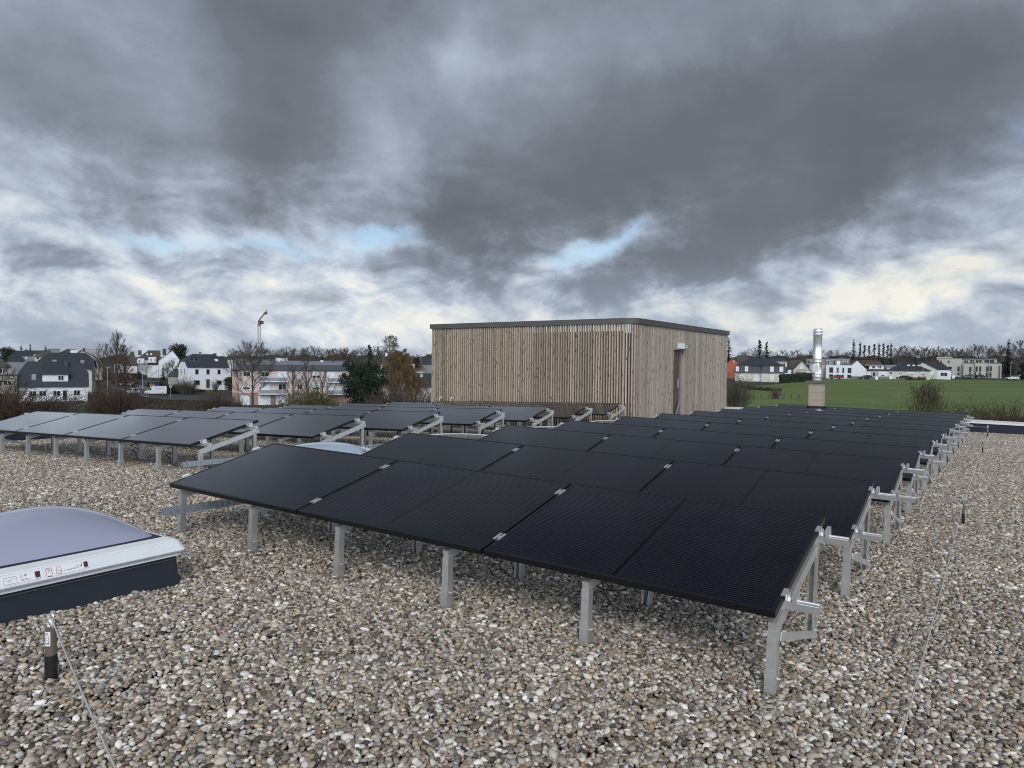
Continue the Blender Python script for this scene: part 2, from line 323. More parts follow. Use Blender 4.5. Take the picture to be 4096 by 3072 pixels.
def wood(name, c1, c2, grey):
    m_ = bpy.data.materials.new(name); m_.use_nodes = True; t = m_.node_tree; N = NT(t); b = t.nodes['Principled BSDF']
    b.inputs['Roughness'].default_value = .85
    tcn = N.n('ShaderNodeTexCoord').outputs['Object']; g_ = N.n('ShaderNodeNewGeometry').outputs['Random Per Island']
    mp = N.n('ShaderNodeMapping'); mp.inputs['Scale'].default_value = (1, 1, .25); N.l(tcn, mp.inputs[0])
    off = N.n('ShaderNodeCombineXYZ'); N.l(N.math('MULTIPLY', g_, 37.0), off.inputs[2]); N.l(off.outputs[0], mp.inputs[1])
    c = N.mix(N.math('MULTIPLY_ADD', N.noise(mp.outputs[0], 3.0, 4, .6), 1.6, -.3, clamp=True), c1, c2)
    c = N.mix(N.math('MULTIPLY', g_, .35), c, grey)
    h = N.n('ShaderNodeHueSaturation'); N.l(N.math('MULTIPLY_ADD', N.math('FRACT', N.math('MULTIPLY', g_, 91.7)), .46, .70), h.inputs['Value']); N.l(c, h.inputs['Color'])
    # knots: small dark spots along each slat
    mp2 = N.n('ShaderNodeMapping'); mp2.inputs['Scale'].default_value = (14, 14, 3.6); N.l(tcn, mp2.inputs[0]); N.l(off.outputs[0], mp2.inputs[1])
    vo = N.n('ShaderNodeTexVoronoi'); vo.inputs['Scale'].default_value = 1.0; N.l(mp2.outputs[0], vo.inputs['Vector'])
    k = N.ramp(vo.outputs['Distance'], [(.10, (1, 1, 1)), (.28, (0, 0, 0))])
    N.l(N.mix(N.math('MULTIPLY', k, .9), h.outputs[0], (.05, .035, .025)), b.inputs['Base Color']); return m_
M['slat'] = wood('larch_slats', (.54, .43, .325), (.37, .29, .215), (.36, .33, .30))
M['slat_grey'] = wood('weathered_slats', (.50, .43, .355), (.36, .30, .24), (.42, .40, .375))
def pv():
    m_ = bpy.data.materials.new('pv_cells'); m_.use_nodes = True; t = m_.node_tree; N = NT(t); b = t.nodes['Principled BSDF']
    b.inputs['Roughness'].default_value = .17; b.inputs['Specular IOR Level'].default_value = .5
    s_ = N.n('ShaderNodeSeparateXYZ'); N.l(N.n('ShaderNodeTexCoord').outputs['Object'], s_.inputs[0]); x, y = s_.outputs[0], s_.outputs[1]
    def stripe(v, per, wd, off=0.0):     # 1 on the stripe
        f = N.math('FRACT', N.math('DIVIDE', N.math('ADD', v, off), per)); return N.math('LESS_THAN', f, wd)
    bus = stripe(y, .01833, .24); gap = N.math('SUBTRACT', 1.0, stripe(x, .0935, .10, .01)); bus = N.math('MULTIPLY', bus, N.math('MULTIPLY_ADD', gap, .12, .88))
    cellgap = N.math('MAXIMUM', stripe(y, .1833, .020, -.008), stripe(x, .0935, .02, .01))
    mid = N.math('LESS_THAN', N.math('ABSOLUTE', N.math('SUBTRACT', x, .861)), .009)
    info = N.n('ShaderNodeObjectInfo').outputs['Random']
    base = N.mix(info, (.0042, .0050, .015), (.0065, .0062, .010))
    geo = N.n('ShaderNodeNewGeometry').outputs['Position']
    base = N.mix(N.math('MULTIPLY_ADD', N.noise(geo, .9, 3, .5), 1.4, -.2, clamp=True), base, (.008, .007, .010))
    c = N.mix(N.math('MULTIPLY', bus, .42), base, (.060, .064, .086)); c = N.mix(N.math('MAXIMUM', N.math('MULTIPLY', cellgap, .35), mid), c, (.002, .002, .003)); dn = N.noise(geo, 2.3, 5, .65); c = N.mix(N.math('MULTIPLY_ADD', dn, .06, -.022, clamp=True), c, (.20, .19, .17))
    N.l(c, b.inputs['Base Color']); b.inputs['Specular IOR Level'].default_value = .0; b.inputs['Roughness'].default_value = .6
    # textured solar glass: very little reflection head on, strong at grazing angles
    lw = N.n('ShaderNodeLayerWeight'); lw.inputs['Blend'].default_value = .5
    fr_ = N.ramp(lw.outputs['Facing'], [(0, (.005,) * 3), (.45, (.02,) * 3), (.55, (.045,) * 3), (.66, (.16,) * 3), (.72, (.30,) * 3), (.80, (.70,) * 3), (.87, (.95,) * 3), (1, (1,) * 3)])
    gs = N.n('ShaderNodeBsdfGlossy'); N.l(N.math('MULTIPLY_ADD', dn, .10, .045), gs.inputs['Roughness']); ms = N.n('ShaderNodeMixShader')
    N.l(fr_, ms.inputs[0]); N.l(b.outputs[0], ms.inputs[1]); N.l(gs.outputs[0], ms.inputs[2]); N.l(ms.outputs[0], t.nodes['Material Output'].inputs[0]); return m_
M['pv'] = pv()
def pebbles():
    m_ = bpy.data.materials.new('river_pebbles'); m_.use_nodes = True; t = m_.node_tree; N = NT(t); b = t.nodes['Principled BSDF']
    b.inputs['Roughness'].default_value = .7; b.inputs['Specular IOR Level'].default_value = .3
    g_ = N.n('ShaderNodeNewGeometry'); r = g_.outputs['Random Per Island']
    st = [(0, (.045, .040, .034)), (.05, (.10, .086, .072)), (.15, (.235, .205, .165)), (.24, (.175, .148, .112)), (.32, (.31, .275, .225)), (.40, (.20, .162, .122)), (.47, (.30, .285, .26)),
          (.54, (.21, .185, .152)), (.60, (.14, .10, .082)), (.65, (.26, .215, .155)), (.72, (.27, .24, .195)), (.79, (.40, .385, .355)), (.86, (.17, .163, .155)), (.91, (.22, .155, .09)), (.93, (.44, .43, .405)), (.97, (.38, .34, .285))]
    c = N.ramp(r, st, 'CONSTANT')
    h = N.n('ShaderNodeHueSaturation'); N.l(N.math('MULTIPLY_ADD', N.math('FRACT', N.math('MULTIPLY', r, 173.3)), .90, .80), h.inputs['Value']); N.l(c, h.inputs['Color'])
    no = N.noise(N.n('ShaderNodeTexCoord').outputs['Object'], 90, 4, .65)
    c = N.mix(N.math('MULTIPLY_ADD', no, .9, -.15, clamp=True), h.outputs[0], N.mix(1.0, h.outputs[0], (1.5, 1.5, 1.5), blend='MULTIPLY'))
    big = N.noise(g_.outputs['Position'], .8, 3, .5); h2 = N.n('ShaderNodeHueSaturation'); N.l(c, h2.inputs['Color']); N.l(N.math('MULTIPLY_ADD', big, .6, .80), h2.inputs['Value'])
    N.l(h2.outputs[0], b.inputs['Base Color']); return m_
M['pebbles'] = pebbles()
M['under'] = mat('gravel_bed', (.030, .026, .022), .95, var=((.06, .055, .045), 45, 1.0), bump=(60, .8, .01), coord='World')

# ------------------------------------------------------------------ the roof: two shallow falls meeting in a ridge
O = Vector((-3.041, 6.284, 0)); YAW = -0.6036
E = Vector((math.cos(YAW), math.sin(YAW), 0)); Nn = Vector((-math.sin(YAW), math.cos(YAW), 0))
def gz(u, v): return min(.106 + .024 * u, .028 - .015 * u) - .018 * v
def P(u, v, z): return O + E * u + Nn * v + Vector((0, 0, z))
U0, U1, UR, V0, V1 = -11.75, 13.0, -2.0, -8.0, 24.36
R0 = Matrix.Rotation(YAW, 4, 'Z')
def uvM(u, v, z): Mx = R0.copy(); Mx.translation = P(u, v, z); return Mx
mb = MB(); top_ = []
for a, b_ in ((U0 - .3, UR), (UR, U1 + .3)):
    q = [(a, V0 - .3), (b_, V0 - .3), (b_, V1 + .3), (a, V1 + .3)]
    mb.add([P(u, v, gz(u, v) - .03) for u, v in q] + [P(u, v, -8.6) for u, v in q], [(0, 1, 2, 3), (7, 6, 5, 4), (0, 4, 5, 1), (1, 5, 6, 2), (2, 6, 7, 3), (3, 7, 4, 0)])
roof = mb.build('flat_roof', [M['under']]); tag(roof, 'flat roof of the building under the gravel', kind='structure')

# pebble tiles (geometry nodes scatter them over the two falls)
def ico(sub):
    bm = bmesh.new(); bmesh.ops.create_icosphere(bm, subdivisions=sub, radius=1); v = np.array([x.co[:] for x in bm.verts]); f = np.array([[y.index for y in x.verts] for x in bm.faces]); bm.free(); return v, f
IV, IF = ico(2)
rng = np.random.default_rng(7)
tiles = bpy.data.collections.new('pebble_tiles')
NT_ = 6; TS = .5
for ti in range(NT_):
    vv = []; ff = []; cnt = 0
    for layer, (g_, zoff, smin, smax) in enumerate(((21, .000, .72, 1.2), (20, -.013, .85, 1.15), (6, .004, 1.15, 1.75))):
        for i in range(g_):
            for j in range(g_):
                if layer == 2 and rng.random() < .45: continue
                c = np.array([(i + .5 + rng.uniform(-.42, .42) + .5 * (j % 2)) / g_ * TS - TS / 2, (j + .5 + rng.uniform(-.42, .42)) / g_ * TS - TS / 2, zoff + rng.uniform(-.006, .005)])
                s_ = rng.uniform(smin, smax) * .0120
                a = np.array([s_ * rng.uniform(1.0, 1.55), s_ * rng.uniform(.85, 1.1), s_ * rng.uniform(.5, .85)])
                v = IV * (1 + .16 * np.sin(IV @ rng.normal(0, 2.0, 3) + rng.uniform(0, 6))[:, None]) * a
                e_ = Euler((rng.normal(0, .35), rng.normal(0, .35), rng.uniform(0, 6.28))).to_matrix()
                v = v @ np.array(e_).T + c; vv.append(v); ff.append(IF + cnt); cnt += len(IV)
    vv = np.concatenate(vv); ff = np.concatenate(ff)
    me = bpy.data.meshes.new('pebble_tile'); me.vertices.add(len(vv)); me.vertices.foreach_set('co', vv.ravel().astype(np.float32))
    me.loops.add(ff.size); me.loops.foreach_set('vertex_index', ff.ravel().astype(np.int32)); me.polygons.add(len(ff))
    me.polygons.foreach_set('loop_start', np.arange(0, ff.size, 3, dtype=np.int32)); me.polygons.foreach_set('use_smooth', np.ones(len(ff), bool))
    me.update(); me.materials.append(M['pebbles']); o = bpy.data.objects.new('pebble_tile_%d' % ti, me); tiles.objects.link(o)
pts = []; rots = []; idx = []
prng = random.Random(3)
u = U0 + .25
while u < U1 - .2:
    v = V0 + .25
    while v < V1:
        p = P(u, v, gz(u, v)); keep = True
        if -10.6 < u < -3.2 and v > 16.3: keep = False
        yy = p.y; xx = abs(p.x)
        if yy < 1.0 or xx > yy * .74 + 2.6: keep = False
        if keep:
            p.z += .010 * math.sin(u * 1.7 + v * .6) + .008 * math.sin(v * 2.1 - u * .9); pts.append(tuple(p)); rots.append((0, 0, YAW + prng.choice((0, PI / 2, PI, -PI / 2)))); idx.append(prng.randrange(NT_))
        v += TS
    u += TS
me = bpy.data.meshes.new('roof_gravel'); me.from_pydata(pts, [], [])
a = me.attributes.new('rot', 'FLOAT_VECTOR', 'POINT'); a.data.foreach_set('vector', np.array(rots, np.float32).ravel())
a = me.attributes.new('idx', 'INT', 'POINT'); a.data.foreach_set('value', np.array(idx, np.int32))
me.materials.append(M['pebbles'])
gravel = bpy.data.objects.new('roof_gravel', me); C.objects.link(gravel); tag(gravel, 'mixed grey and brown river pebbles covering the flat roof', kind='stuff')
gn = bpy.data.node_groups.new('scatter', 'GeometryNodeTree'); gn.interface.new_socket('Geometry', in_out='INPUT', socket_type='NodeSocketGeometry'); gn.interface.new_socket('Geometry', in_out='OUTPUT', socket_type='NodeSocketGeometry')
G = NT(gn); gi = G.n('NodeGroupInput'); go = G.n('NodeGroupOutput'); iop = G.n('GeometryNodeInstanceOnPoints'); ci = G.n('GeometryNodeCollectionInfo')
ci.inputs['Collection'].default_value = tiles; ci.inputs['Separate Children'].default_value = True; ci.inputs['Reset Children'].default_value = True
a1 = G.n('GeometryNodeInputNamedAttribute', data_type='FLOAT_VECTOR'); a1.inputs['Name'].default_value = 'rot'
a2 = G.n('GeometryNodeInputNamedAttribute', data_type='INT'); a2.inputs['Name'].default_value = 'idx'
e2r = G.n('FunctionNodeEulerToRotation'); G.l(a1.outputs['Attribute'], e2r.inputs[0])
G.l(gi.outputs[0], iop.inputs['Points']); G.l(ci.outputs[0], iop.inputs['Instance']); iop.inputs['Pick Instance'].default_value = True
G.l(a2.outputs['Attribute'], iop.inputs['Instance Index']); G.l(e2r.outputs[0], iop.inputs['Rotation']); G.l(iop.outputs[0], go.inputs[0])
md = gravel.modifiers.new('scatter', 'NODES'); md.node_group = gn

# parapets
def parapet(label, q0, q1, out, group):      # inner face line q0-q1 (uv), out = outward uv direction
    t = thing('roof_parapet', label, 'parapet', None, group)
    h = .33; mb = MB(); cp = MB(); n = 8
    for i in range(n):
        A = [q0[k] + (q1[k] - q0[k]) * i / n for k in (0, 1)]; Bq = [q0[k] + (q1[k] - q0[k]) * (i + 1) / n for k in (0, 1)]
        def pt(q, o_, z): return P(q[0] + out[0] * o_, q[1] + out[1] * o_, gz(*q) + z)
        mb.add([pt(A, 0, -.2), pt(Bq, 0, -.2), pt(Bq, 0, h), pt(A, 0, h), pt(A, .26, -.2), pt(Bq, .26, -.2), pt(Bq, .26, h), pt(A, .26, h)], [(0, 1, 2, 3), (5, 4, 7, 6), (3, 2, 6, 7), (0, 3, 7, 4), (1, 5, 6, 2), (0, 4, 5, 1)])
        A2 = [A[k] + (Bq[k] - A[k]) * .002 for k in (0, 1)]; B2 = [Bq[k] - (Bq[k] - A[k]) * .002 for k in (0, 1)]
        cp.add([pt(A2, -.03, h - .03), pt(B2, -.03, h - .03), pt(B2, -.03, h + .03), pt(A2, -.03, h + .03), pt(A2, .32, h + .01), pt(B2, .32, h + .01), pt(B2, .32, h + .07), pt(A2, .32, h + .07)], [(0, 1, 2, 3), (5, 4, 7, 6), (3, 2, 6, 7), (0, 3, 7, 4), (1, 5, 6, 2), (0, 4, 5, 1)])
    mb.build('wall', M['bitumen2'], t); cp.build('coping', M['cap'], t); return t
parapet('low parapet with dark sealed face and white coping behind the right-hand panel rows', (U0, V1), (U1, V1), (0, 1), 'roof edge parapets')
parapet('low parapet with dark sealed face at the far left edge of the roof', (U0, V0), (U0, V1), (-1, 0), 'roof edge parapets')

# ------------------------------------------------------------------ solar panels and their racks
PL, PW, PG, TILT, ZL = 1.722, 1.134, .020, .2577, .426
fr = MB()
fr.box(0, PL, 0, .022, -.035, 0); fr.box(0, PL, PW - .022, PW, -.035, 0); fr.box(0, .022, .022, PW - .022, -.035, 0); fr.box(PL - .022, PL, .022, PW - .022, -.035, 0)
frame_me = fr.mesh('frame', M['black_frame'])
gl = MB(); gl.box(.022, PL - .022, .022, PW - .022, -.012, -.002); glass_me = gl.mesh('cells', M['pv'])
def uch(w, d, t, z0, z1, open_back=True):    # lipped C profile, open towards +y
    lip = .012; s_ = 1 if open_back else -1
    poly = [(-w / 2, 0), (w / 2, 0), (w / 2, d), (w / 2 - lip, d), (w / 2 - lip, d - t), (w / 2 - t, d - t), (w / 2 - t, t), (-w / 2 + t, t), (-w / 2 + t, d - t), (-w / 2 + lip, d - t), (-w / 2 + lip, d), (-w / 2, d)]
    if not open_back: poly = [(x, -y) for x, y in poly][::-1]
    m_ = MB(); n = len(poly); vs_ = [(x, y, z0) for x, y in poly] + [(x, y, z1) for x, y in poly]
    fs_ = [(i, (i + 1) % n, n + (i + 1) % n, n + i) for i in range(n)]
    for k in (0, n):
        fs_ += [(k, k + 1, k + 6, k + 7), (k + 1, k + 2, k + 5, k + 6), (k + 2, k + 3, k + 4, k + 5), (k + 0, k + 7, k + 8, k + 11), (k + 8, k + 9, k + 10, k + 11)]
    return m_.add(vs_, fs_)
LF, LB, YF, YB = .315, .555, .045, .935
leg_f = uch(.048, .050, .004, -.03, LF).mesh('leg', M['alu_leg']); leg_b = uch(.048, .050, .004, -.03, LB, False).mesh('leg', M['alu_leg'])
def sleeve(back):
    s_ = -1 if back else 1; m_ = uch(.056, .058, .0035, -.03, .125, not back)
    m_.v = [(x, y - s_ * .004, z) for x, y, z in m_.v]
    m_.tube([(.026, s_ * .026, .085), (.043, s_ * .026, .085)], .007, 6); m_.tube([(.028, s_ * .026, .085), (.031, s_ * .026, .085)], .012, 8); return m_
slv_f = sleeve(False).mesh('foot_sleeve', M['alu_leg']); slv_b = sleeve(True).mesh('foot_sleeve', M['alu_leg'])
ct, st = math.cos(TILT), math.sin(TILT)
def tp(x, yl, zl): return (x, yl * ct - zl * st, ZL + yl * st + zl * ct)       # panel-plane coordinates to rack coordinates
raf = MB(); raf.beam(tp(0, .02, -.108), tp(0, .985, -.108), .040, .062, (0, 0, 1)); raf_me = raf.mesh('rafter', M['alu'])
brc = MB(); brc.beam((.030, .09, .285), (.030, .93, .055), .004, .042); brc_me = brc.mesh('brace', M['alu'])
def clampm(kind):
    m_ = MB()
    if kind == 'end':
        m_.box(-.012, .010, -.035, .035, .000, .004); m_.box(.008, .012, -.035, .035, -.022, .004); m_.box(.008, .030, -.035, .035, -.026, -.022)
        m_.add([(.028, -.035, -.026), (.028, .035, -.026), (.044, .035, .012), (.044, -.035, .012), (.031, -.035, -.030), (.031, .035, -.030), (.048, .035, .010), (.048, -.035, .010)], [(0, 1, 2, 3), (7, 6, 5, 4), (0, 3, 7, 4), (1, 5, 6, 2), (3, 2, 6, 7), (0, 4, 5, 1)])
        m_.box(.042, .062, -.035, .035, -.040, .010); m_.tube([(.020, 0, -.024), (.020, 0, .004)], .009, 8)
    else:
        m_.box(-.024, -.006, -.04, .04, .000, .005); m_.box(.006, .024, -.04, .04, .000, .005); m_.box(-.008, .008, -.04, .04, -.014, -.010); m_.tube([(0, 0, -.012), (0, 0, .003)], .0065, 8)
    return m_.mesh('clamp', M['alu_bright'])
cl_end, cl_mid = clampm('end'), clampm('mid')
ORD = ['first', 'second', 'third', 'fourth', 'fifth', 'sixth', 'seventh', 'eighth', 'ninth', 'tenth', 'eleventh']
def tilt_M(x, yl, zl=0.0, flip=False):
    Mx = Matrix.Translation(tp(x, yl, zl)) @ Matrix.Rotation(TILT, 4, 'X')
    return Mx @ Matrix.Rotation(PI, 4, 'Z') if flip else Mx
def build_row(RM, npan, posts, ext_l, ext_r, rl, side, where):
    W = npan * (PL + PG) - PG
    rk = thing('mounting_rack', rl, 'rack', RM, 'aluminium racks carrying the solar panels')
    for yl in (.19, .95):
        r_ = MB(); r_.beam(tp(-ext_l, yl, -.0565), tp(W + ext_r, yl, -.0565), .040, .040, (0, -st, ct))
        r_.beam(tp(-ext_l, yl + .013, -.0355), tp(W + ext_r, yl + .013, -.0355), .010, .004, (0, -st, ct)); r_.beam(tp(-ext_l, yl - .013, -.0355), tp(W + ext_r, yl - .013, -.0355), .010, .004, (0, -st, ct))
        r_.build('rail', M['alu_bright' if side == 'R' else 'alu'], rk)
    for i, x in enumerate(posts):
        for me_l, me_s, y in ((leg_f, slv_f, YF), (leg_b, slv_b, YB)):
            lg = link('leg', me_l, rk, Matrix.Translation((x, y, 0))); link('foot_sleeve', me_s, lg)
        link('rafter', raf_me, rk, Matrix.Translation((x, 0, 0)))
        if (side == 'R' and i == 5) or (side == 'L' and i in (0,)): link('brace', brc_me, rk, Matrix.Translation((x, 0, 0)))
    for yl in (.19, .95):
        link('clamp', cl_end, rk, tilt_M(W, yl)); link('clamp', cl_end, rk, tilt_M(0, yl, 0, True))
        for k in range(1, npan): link('clamp', cl_mid, rk, tilt_M(k * (PL + PG) - PG / 2, yl))
    names = {3: ['left-hand', 'middle', 'right-hand'], 4: ['leftmost', 'second from left', 'third from left', 'rightmost']}[npan]
    for k in range(npan):
        pn = thing('solar_panel', 'black solar panel, the %s one in %s' % (names[k], where), 'solar panel', RM @ tilt_M(k * (PL + PG), 0), 'black solar panels in tilted rows')
        link('frame', frame_me, pn); link('cells', glass_me, pn)
e3 = (E + Vector((0, 0, -.015))).normalized(); n3 = (Nn + Vector((0, 0, -.018))).normalized(); z3 = e3.cross(n3)
RV = [(-.005, .005), (-.007, 1.992), (0, 4.103), (.005, 5.943), (.004, 8.031), (.011, 9.907), (.016, 11.931), (.012, 13.955), (.024, 15.812), (.029, 17.563), (.023, 19.666)]
for i, (ur, vr) in enumerate(RV):
    o_ = O + e3 * ur + n3 * vr + Vector((0, 0, .028)); RM = frame(e3, n3, z3, o_)
    nm = ('nearest' if i == 0 else 'farthest' if i == 10 else ORD[i]) + ' row of the right block'
    build_row(RM, 3, [.10 + 1.0173 * k for k in range(6)], .12, .16 + .02 * (i % 3), 'aluminium rack with short posts under the %s' % nm, 'R', 'the ' + nm)
yl_ = -.582; eL = Vector((math.cos(yl_), math.sin(yl_), .024)).normalized(); nL = Vector((-math.sin(yl_), math.cos(yl_), -.018)).normalized(); zL = eL.cross(nL)
LV = [(-9.822, 1.981), (-9.621, 3.915), (-9.69, 6.043), (-9.725, 8.199), (-9.606, 10.114), (-9.557, 12.032), (-9.703, 14.396)]
for i, (ur, vr) in enumerate(LV):
    o_ = Vector((-3.011, 6.291, .106)) + eL * ur + nL * vr; RM = frame(eL, nL, zL, o_)
    nm = ('nearest' if i == 0 else 'farthest' if i == 6 else ORD[i]) + ' row of the left block'
    build_row(RM, 4, [7.10 - 1.0 * k for k in range(8)][::-1], .30, .19, 'aluminium rack with posts under the %s' % nm, 'L', 'the ' + nm)

# perforated cable trays
def tray(label, u_, v0, v1, h):
    m_ = MB(); n = int((v1 - v0) / .06)
    for i in range(n):
        a = v0 + (v1 - v0) * i / n; b_ = a + (v1 - v0) / n * .999
        def q(du, v, dz): return P(u_ + du, v, gz(u_, v) + h + dz)
        for (d0, z0, d1, z1) in ((-.03, 0, .03, .004), (-.032, .0, -.028, .018), (.028, .0, .032, .018), (-.032, .052, -.028, .060), (.028, .052, .032, .060)):
            m_.add([q(d0, a, z0), q(d1, a, z0), q(d1, a, z1), q(d0, a, z1), q(d0, b_, z0), q(d1, b_, z0), q(d1, b_, z1), q(d0, b_, z1)], [(0, 1, 2, 3), (5, 4, 7, 6), (3, 2, 6, 7), (0, 4, 5, 1), (0, 3, 7, 4), (1, 5, 6, 2)])
        for d in (-.032, .028):
            c_ = a + (b_ - a) * .62
            m_.add([q(d, a, .018), q(d + .004, a, .018), q(d + .004, a, .052), q(d, a, .052), q(d, c_, .018), q(d + .004, c_, .018), q(d + .004, c_, .052), q(d, c_, .052)], [(0, 1, 2, 3), (5, 4, 7, 6), (0, 3, 7, 4), (1, 5, 6, 2)])
    tag(m_.build('cable_tray', M['galv']), label, 'cable tray', 'galvanised cable trays')
tray('perforated galvanised cable tray sticking out under the nearest row of the right block', .24, -.17, 3.9, .20)
tray('perforated galvanised cable tray along the right ends of the left block', -2.63, 1.7, 14.8, .17)

# hanging cables
def cable(name, label, pts_, r=.004, grp='loose black cables under the panels', m_='cable'):
    out = []
    P4 = [Vector(p) for p in pts_]; P4 = [P4[0] * 2 - P4[1]] + P4 + [P4[-1] * 2 - P4[-2]]
    for i in range(1, len(P4) - 2):
        for k in range(6):
            t = k / 6; a_, b_, c_, d_ = P4[i - 1:i + 3]
            out.append(.5 * ((2 * b_) + (c_ - a_) * t + (2 * a_ - 5 * b_ + 4 * c_ - d_) * t * t + (3 * b_ - a_ - 3 * c_ + d_) * t ** 3))
    out.append(P4[-2]); mbx = MB(); mbx.tube(out, r, 6); o = mbx.build(name, M[m_], smooth=True); tag(o, label, 'cable', grp); return o
cc = [(4.12 + .17 * math.sin(a) + .01 * a, .60, .13 + .17 * math.cos(a)) for a in np.linspace(-.3, 5.9, 12)]
cable('cable', 'black cable hanging in a loop to the pebbles under the nearest right panel', [P(3.9, .5, .40)] + [P(u_, v_, z_ + .04) for u_, v_, z_ in cc] + [P(4.3, .6, .42)])
cable('cable', 'thin black cable sagging just below the lower edge of the nearest right panel', [P(3.80, .55, .40), P(3.88, .55, .22), P(4.02, .55, .13), P(4.2, .55, .17), P(4.32, .55, .35)])
for j, (ub, vb, txt) in enumerate(((-4.3, 2.4, 'coiled black cable hanging beside the front leg of the nearest left row'), (-5.55, 2.55, 'squiggle of black cable dropping to the pebbles under the nearest left row'), (-7.4, 2.7, 'bundle of black cable on the pebbles by the left parapet'))):
    zb = gz(ub, vb); pp = [P(ub, vb, zb + .42)]
    for k in range(14): pp.append(P(ub + .07 * math.sin(k * 2.1) + .012 * k, vb + .03 * math.cos(k * 1.7), zb + .38 - .024 * k))
    pp.append(P(ub + .42, vb, zb + .02)); cable('cable', txt, pp, .006)

# ------------------------------------------------------------------ skylights
def rr(h, r, n=6):      # rounded square outline, half size h
    out = []
    for cx, cy, a0 in ((h - r, h - r, 0), (-h + r, h - r, PI / 2), (-h + r, -h + r, PI), (h - r, -h + r, 1.5 * PI)):
        out += [(cx + r * math.cos(a0 + PI / 2 * k / n), cy + r * math.sin(a0 + PI / 2 * k / n)) for k in range(n + 1)]
    return out
def rings(m_, rl):      # rl: list of (h, r, z)
    L_ = [[(x, y, z) for x, y in rr(h, r)] for h, r, z in rl]; n = len(L_[0]); vs_ = [p for q in L_ for p in q]
    m_.add(vs_, [(i * n + k, i * n + (k + 1) % n, (i + 1) * n + (k + 1) % n, (i + 1) * n + k) for i in range(len(L_) - 1) for k in range(n)] + [tuple(range((len(L_) - 1) * n, len(L_) * n))]); return m_
def dome(m_, h, z0, rise, n=24, pw=2.0):
    vs_ = []; fs_ = []
    for i in range(n + 1):
        for j in range(n + 1):
            x = -1 + 2 * i / n; y = -1 + 2 * j / n; vs_.append((x * h, y * h, z0 + rise * ((1 - abs(x) ** 2.0) * (1 - abs(y) ** 2.0)) ** .62))
    for i in range(n):
        for j in range(n): a = i * (n + 1) + j; fs_.append((a, a + n + 1, a + n + 2, a + 1))
    return m_.add(vs_, fs_)
t = thing('dome_skylight', 'large square white framed skylight with milky blue dome at the lower left', 'skylight', uvM(.90, -1.39, gz(.9, -1.39) - .01))
rings(MB(), [(.62, .02, -.02), (.60, .02, .20)]).build('curb', M['bitumen'], t)
fm = MB(); rings(fm, [(.575, .02, .19), (.60, .03, .196), (.628, .03, .200), (.630, .03, .210), (.600, .03, .222), (.598, .03, .232), (.645, .04, .228), (.652, .04, .238), (.620, .04, .300), (.613, .03, .302), (.609, .03, .299), (.604, .03, .308), (.548, .02, .326), (.535, .02, .318)])
fm.build('frame', M['white_pvc'], t)
st_ = MB(); rings(st_, [(.607, .02, .176), (.607, .02, .181)]); st_.build('edge_strip', M['bronze'], t)
dome(MB(), .53, .312, .222).build('dome', M['acrylic'], t, smooth=True)
gk = MB(); rings(gk, [(.545, .01, .319), (.528, .01, .331)]); gk.build('gasket', M['ink'], t)
# stickers on the sloping side of the frame facing +u : local (a along v, b up the slope)
p0, p1 = Vector((.652, 0, .238)), Vector((.620, 0, .300)); upv = (p1 - p0).normalized(); av = Vector((0, 1, 0)); nv = av.cross(upv).normalized()
if nv.x < 0: nv = -nv
SL = (p1 - p0).length
KB = SL / .0516; p0 = p0 + av * (-.431 + .425 * .88); av = av * .88; upv = upv * KB
def stq(a0, a1, b0, b1, m_, parent, h=.0012, name='sticker'):
    q = MB(); c4 = [(a0, b0), (a1, b0), (a1, b1), (a0, b1)]
    q.add([p0 + av * a + upv * b + nv * h for a, b in c4] + [p0 + av * a + upv * b + nv * (h - .0008) for a, b in c4], [(0, 1, 2, 3), (4, 7, 6, 5), (0, 4, 5, 1), (1, 5, 6, 2), (2, 6, 7, 3), (3, 7, 4, 0)])
    return q.build(name, M[m_], parent)
def mark(m_, parent, lines=(), ring=None, quads=(), name='print', txt=None):
    q = MB()
    for (a0, b0, a1, b1, w_) in lines:
        d = Vector((a1 - a0, b1 - b0)).normalized(); n_ = Vector((-d.y, d.x)) * w_ / 2
        q.add([p0 + av * x + upv * y + nv * .0022 for x, y in ((a0 + n_.x, b0 + n_.y), (a1 + n_.x, b1 + n_.y), (a1 - n_.x, b1 - n_.y), (a0 - n_.x, b0 - n_.y))], [(0, 1, 2, 3)])
    if ring:
        a, b, r, w_ = ring; q.add([p0 + av * (a + (r + s_ * w_ / 2) * math.cos(2 * PI * k / 24)) + upv * (b + (r + s_ * w_ / 2) * math.sin(2 * PI * k / 24)) + nv * .0022 for s_ in (-1, 1) for k in range(24)], [(k, (k + 1) % 24, 24 + (k + 1) % 24, 24 + k) for k in range(24)])
    for a0, a1, b0, b1 in quads: q.add([p0 + av * x + upv * y + nv * .0022 for x, y in ((a0, b0), (a1, b0), (a1, b1), (a0, b1))], [(0, 1, 2, 3)])
    if txt:
        s_, a, b, z_ = txt; vs_, fs_ = text_mesh(s_, z_); q.add([p0 + av * (a + x) + upv * (b + y) + nv * .0024 for x, y, _ in vs_], fs_)
    return q.build(name, M[m_], parent)
vh = lambda vabs: vabs + 1.39       # absolute v to local a
s1 = stq(-.425, -.195, .004, .046, 'label', t)
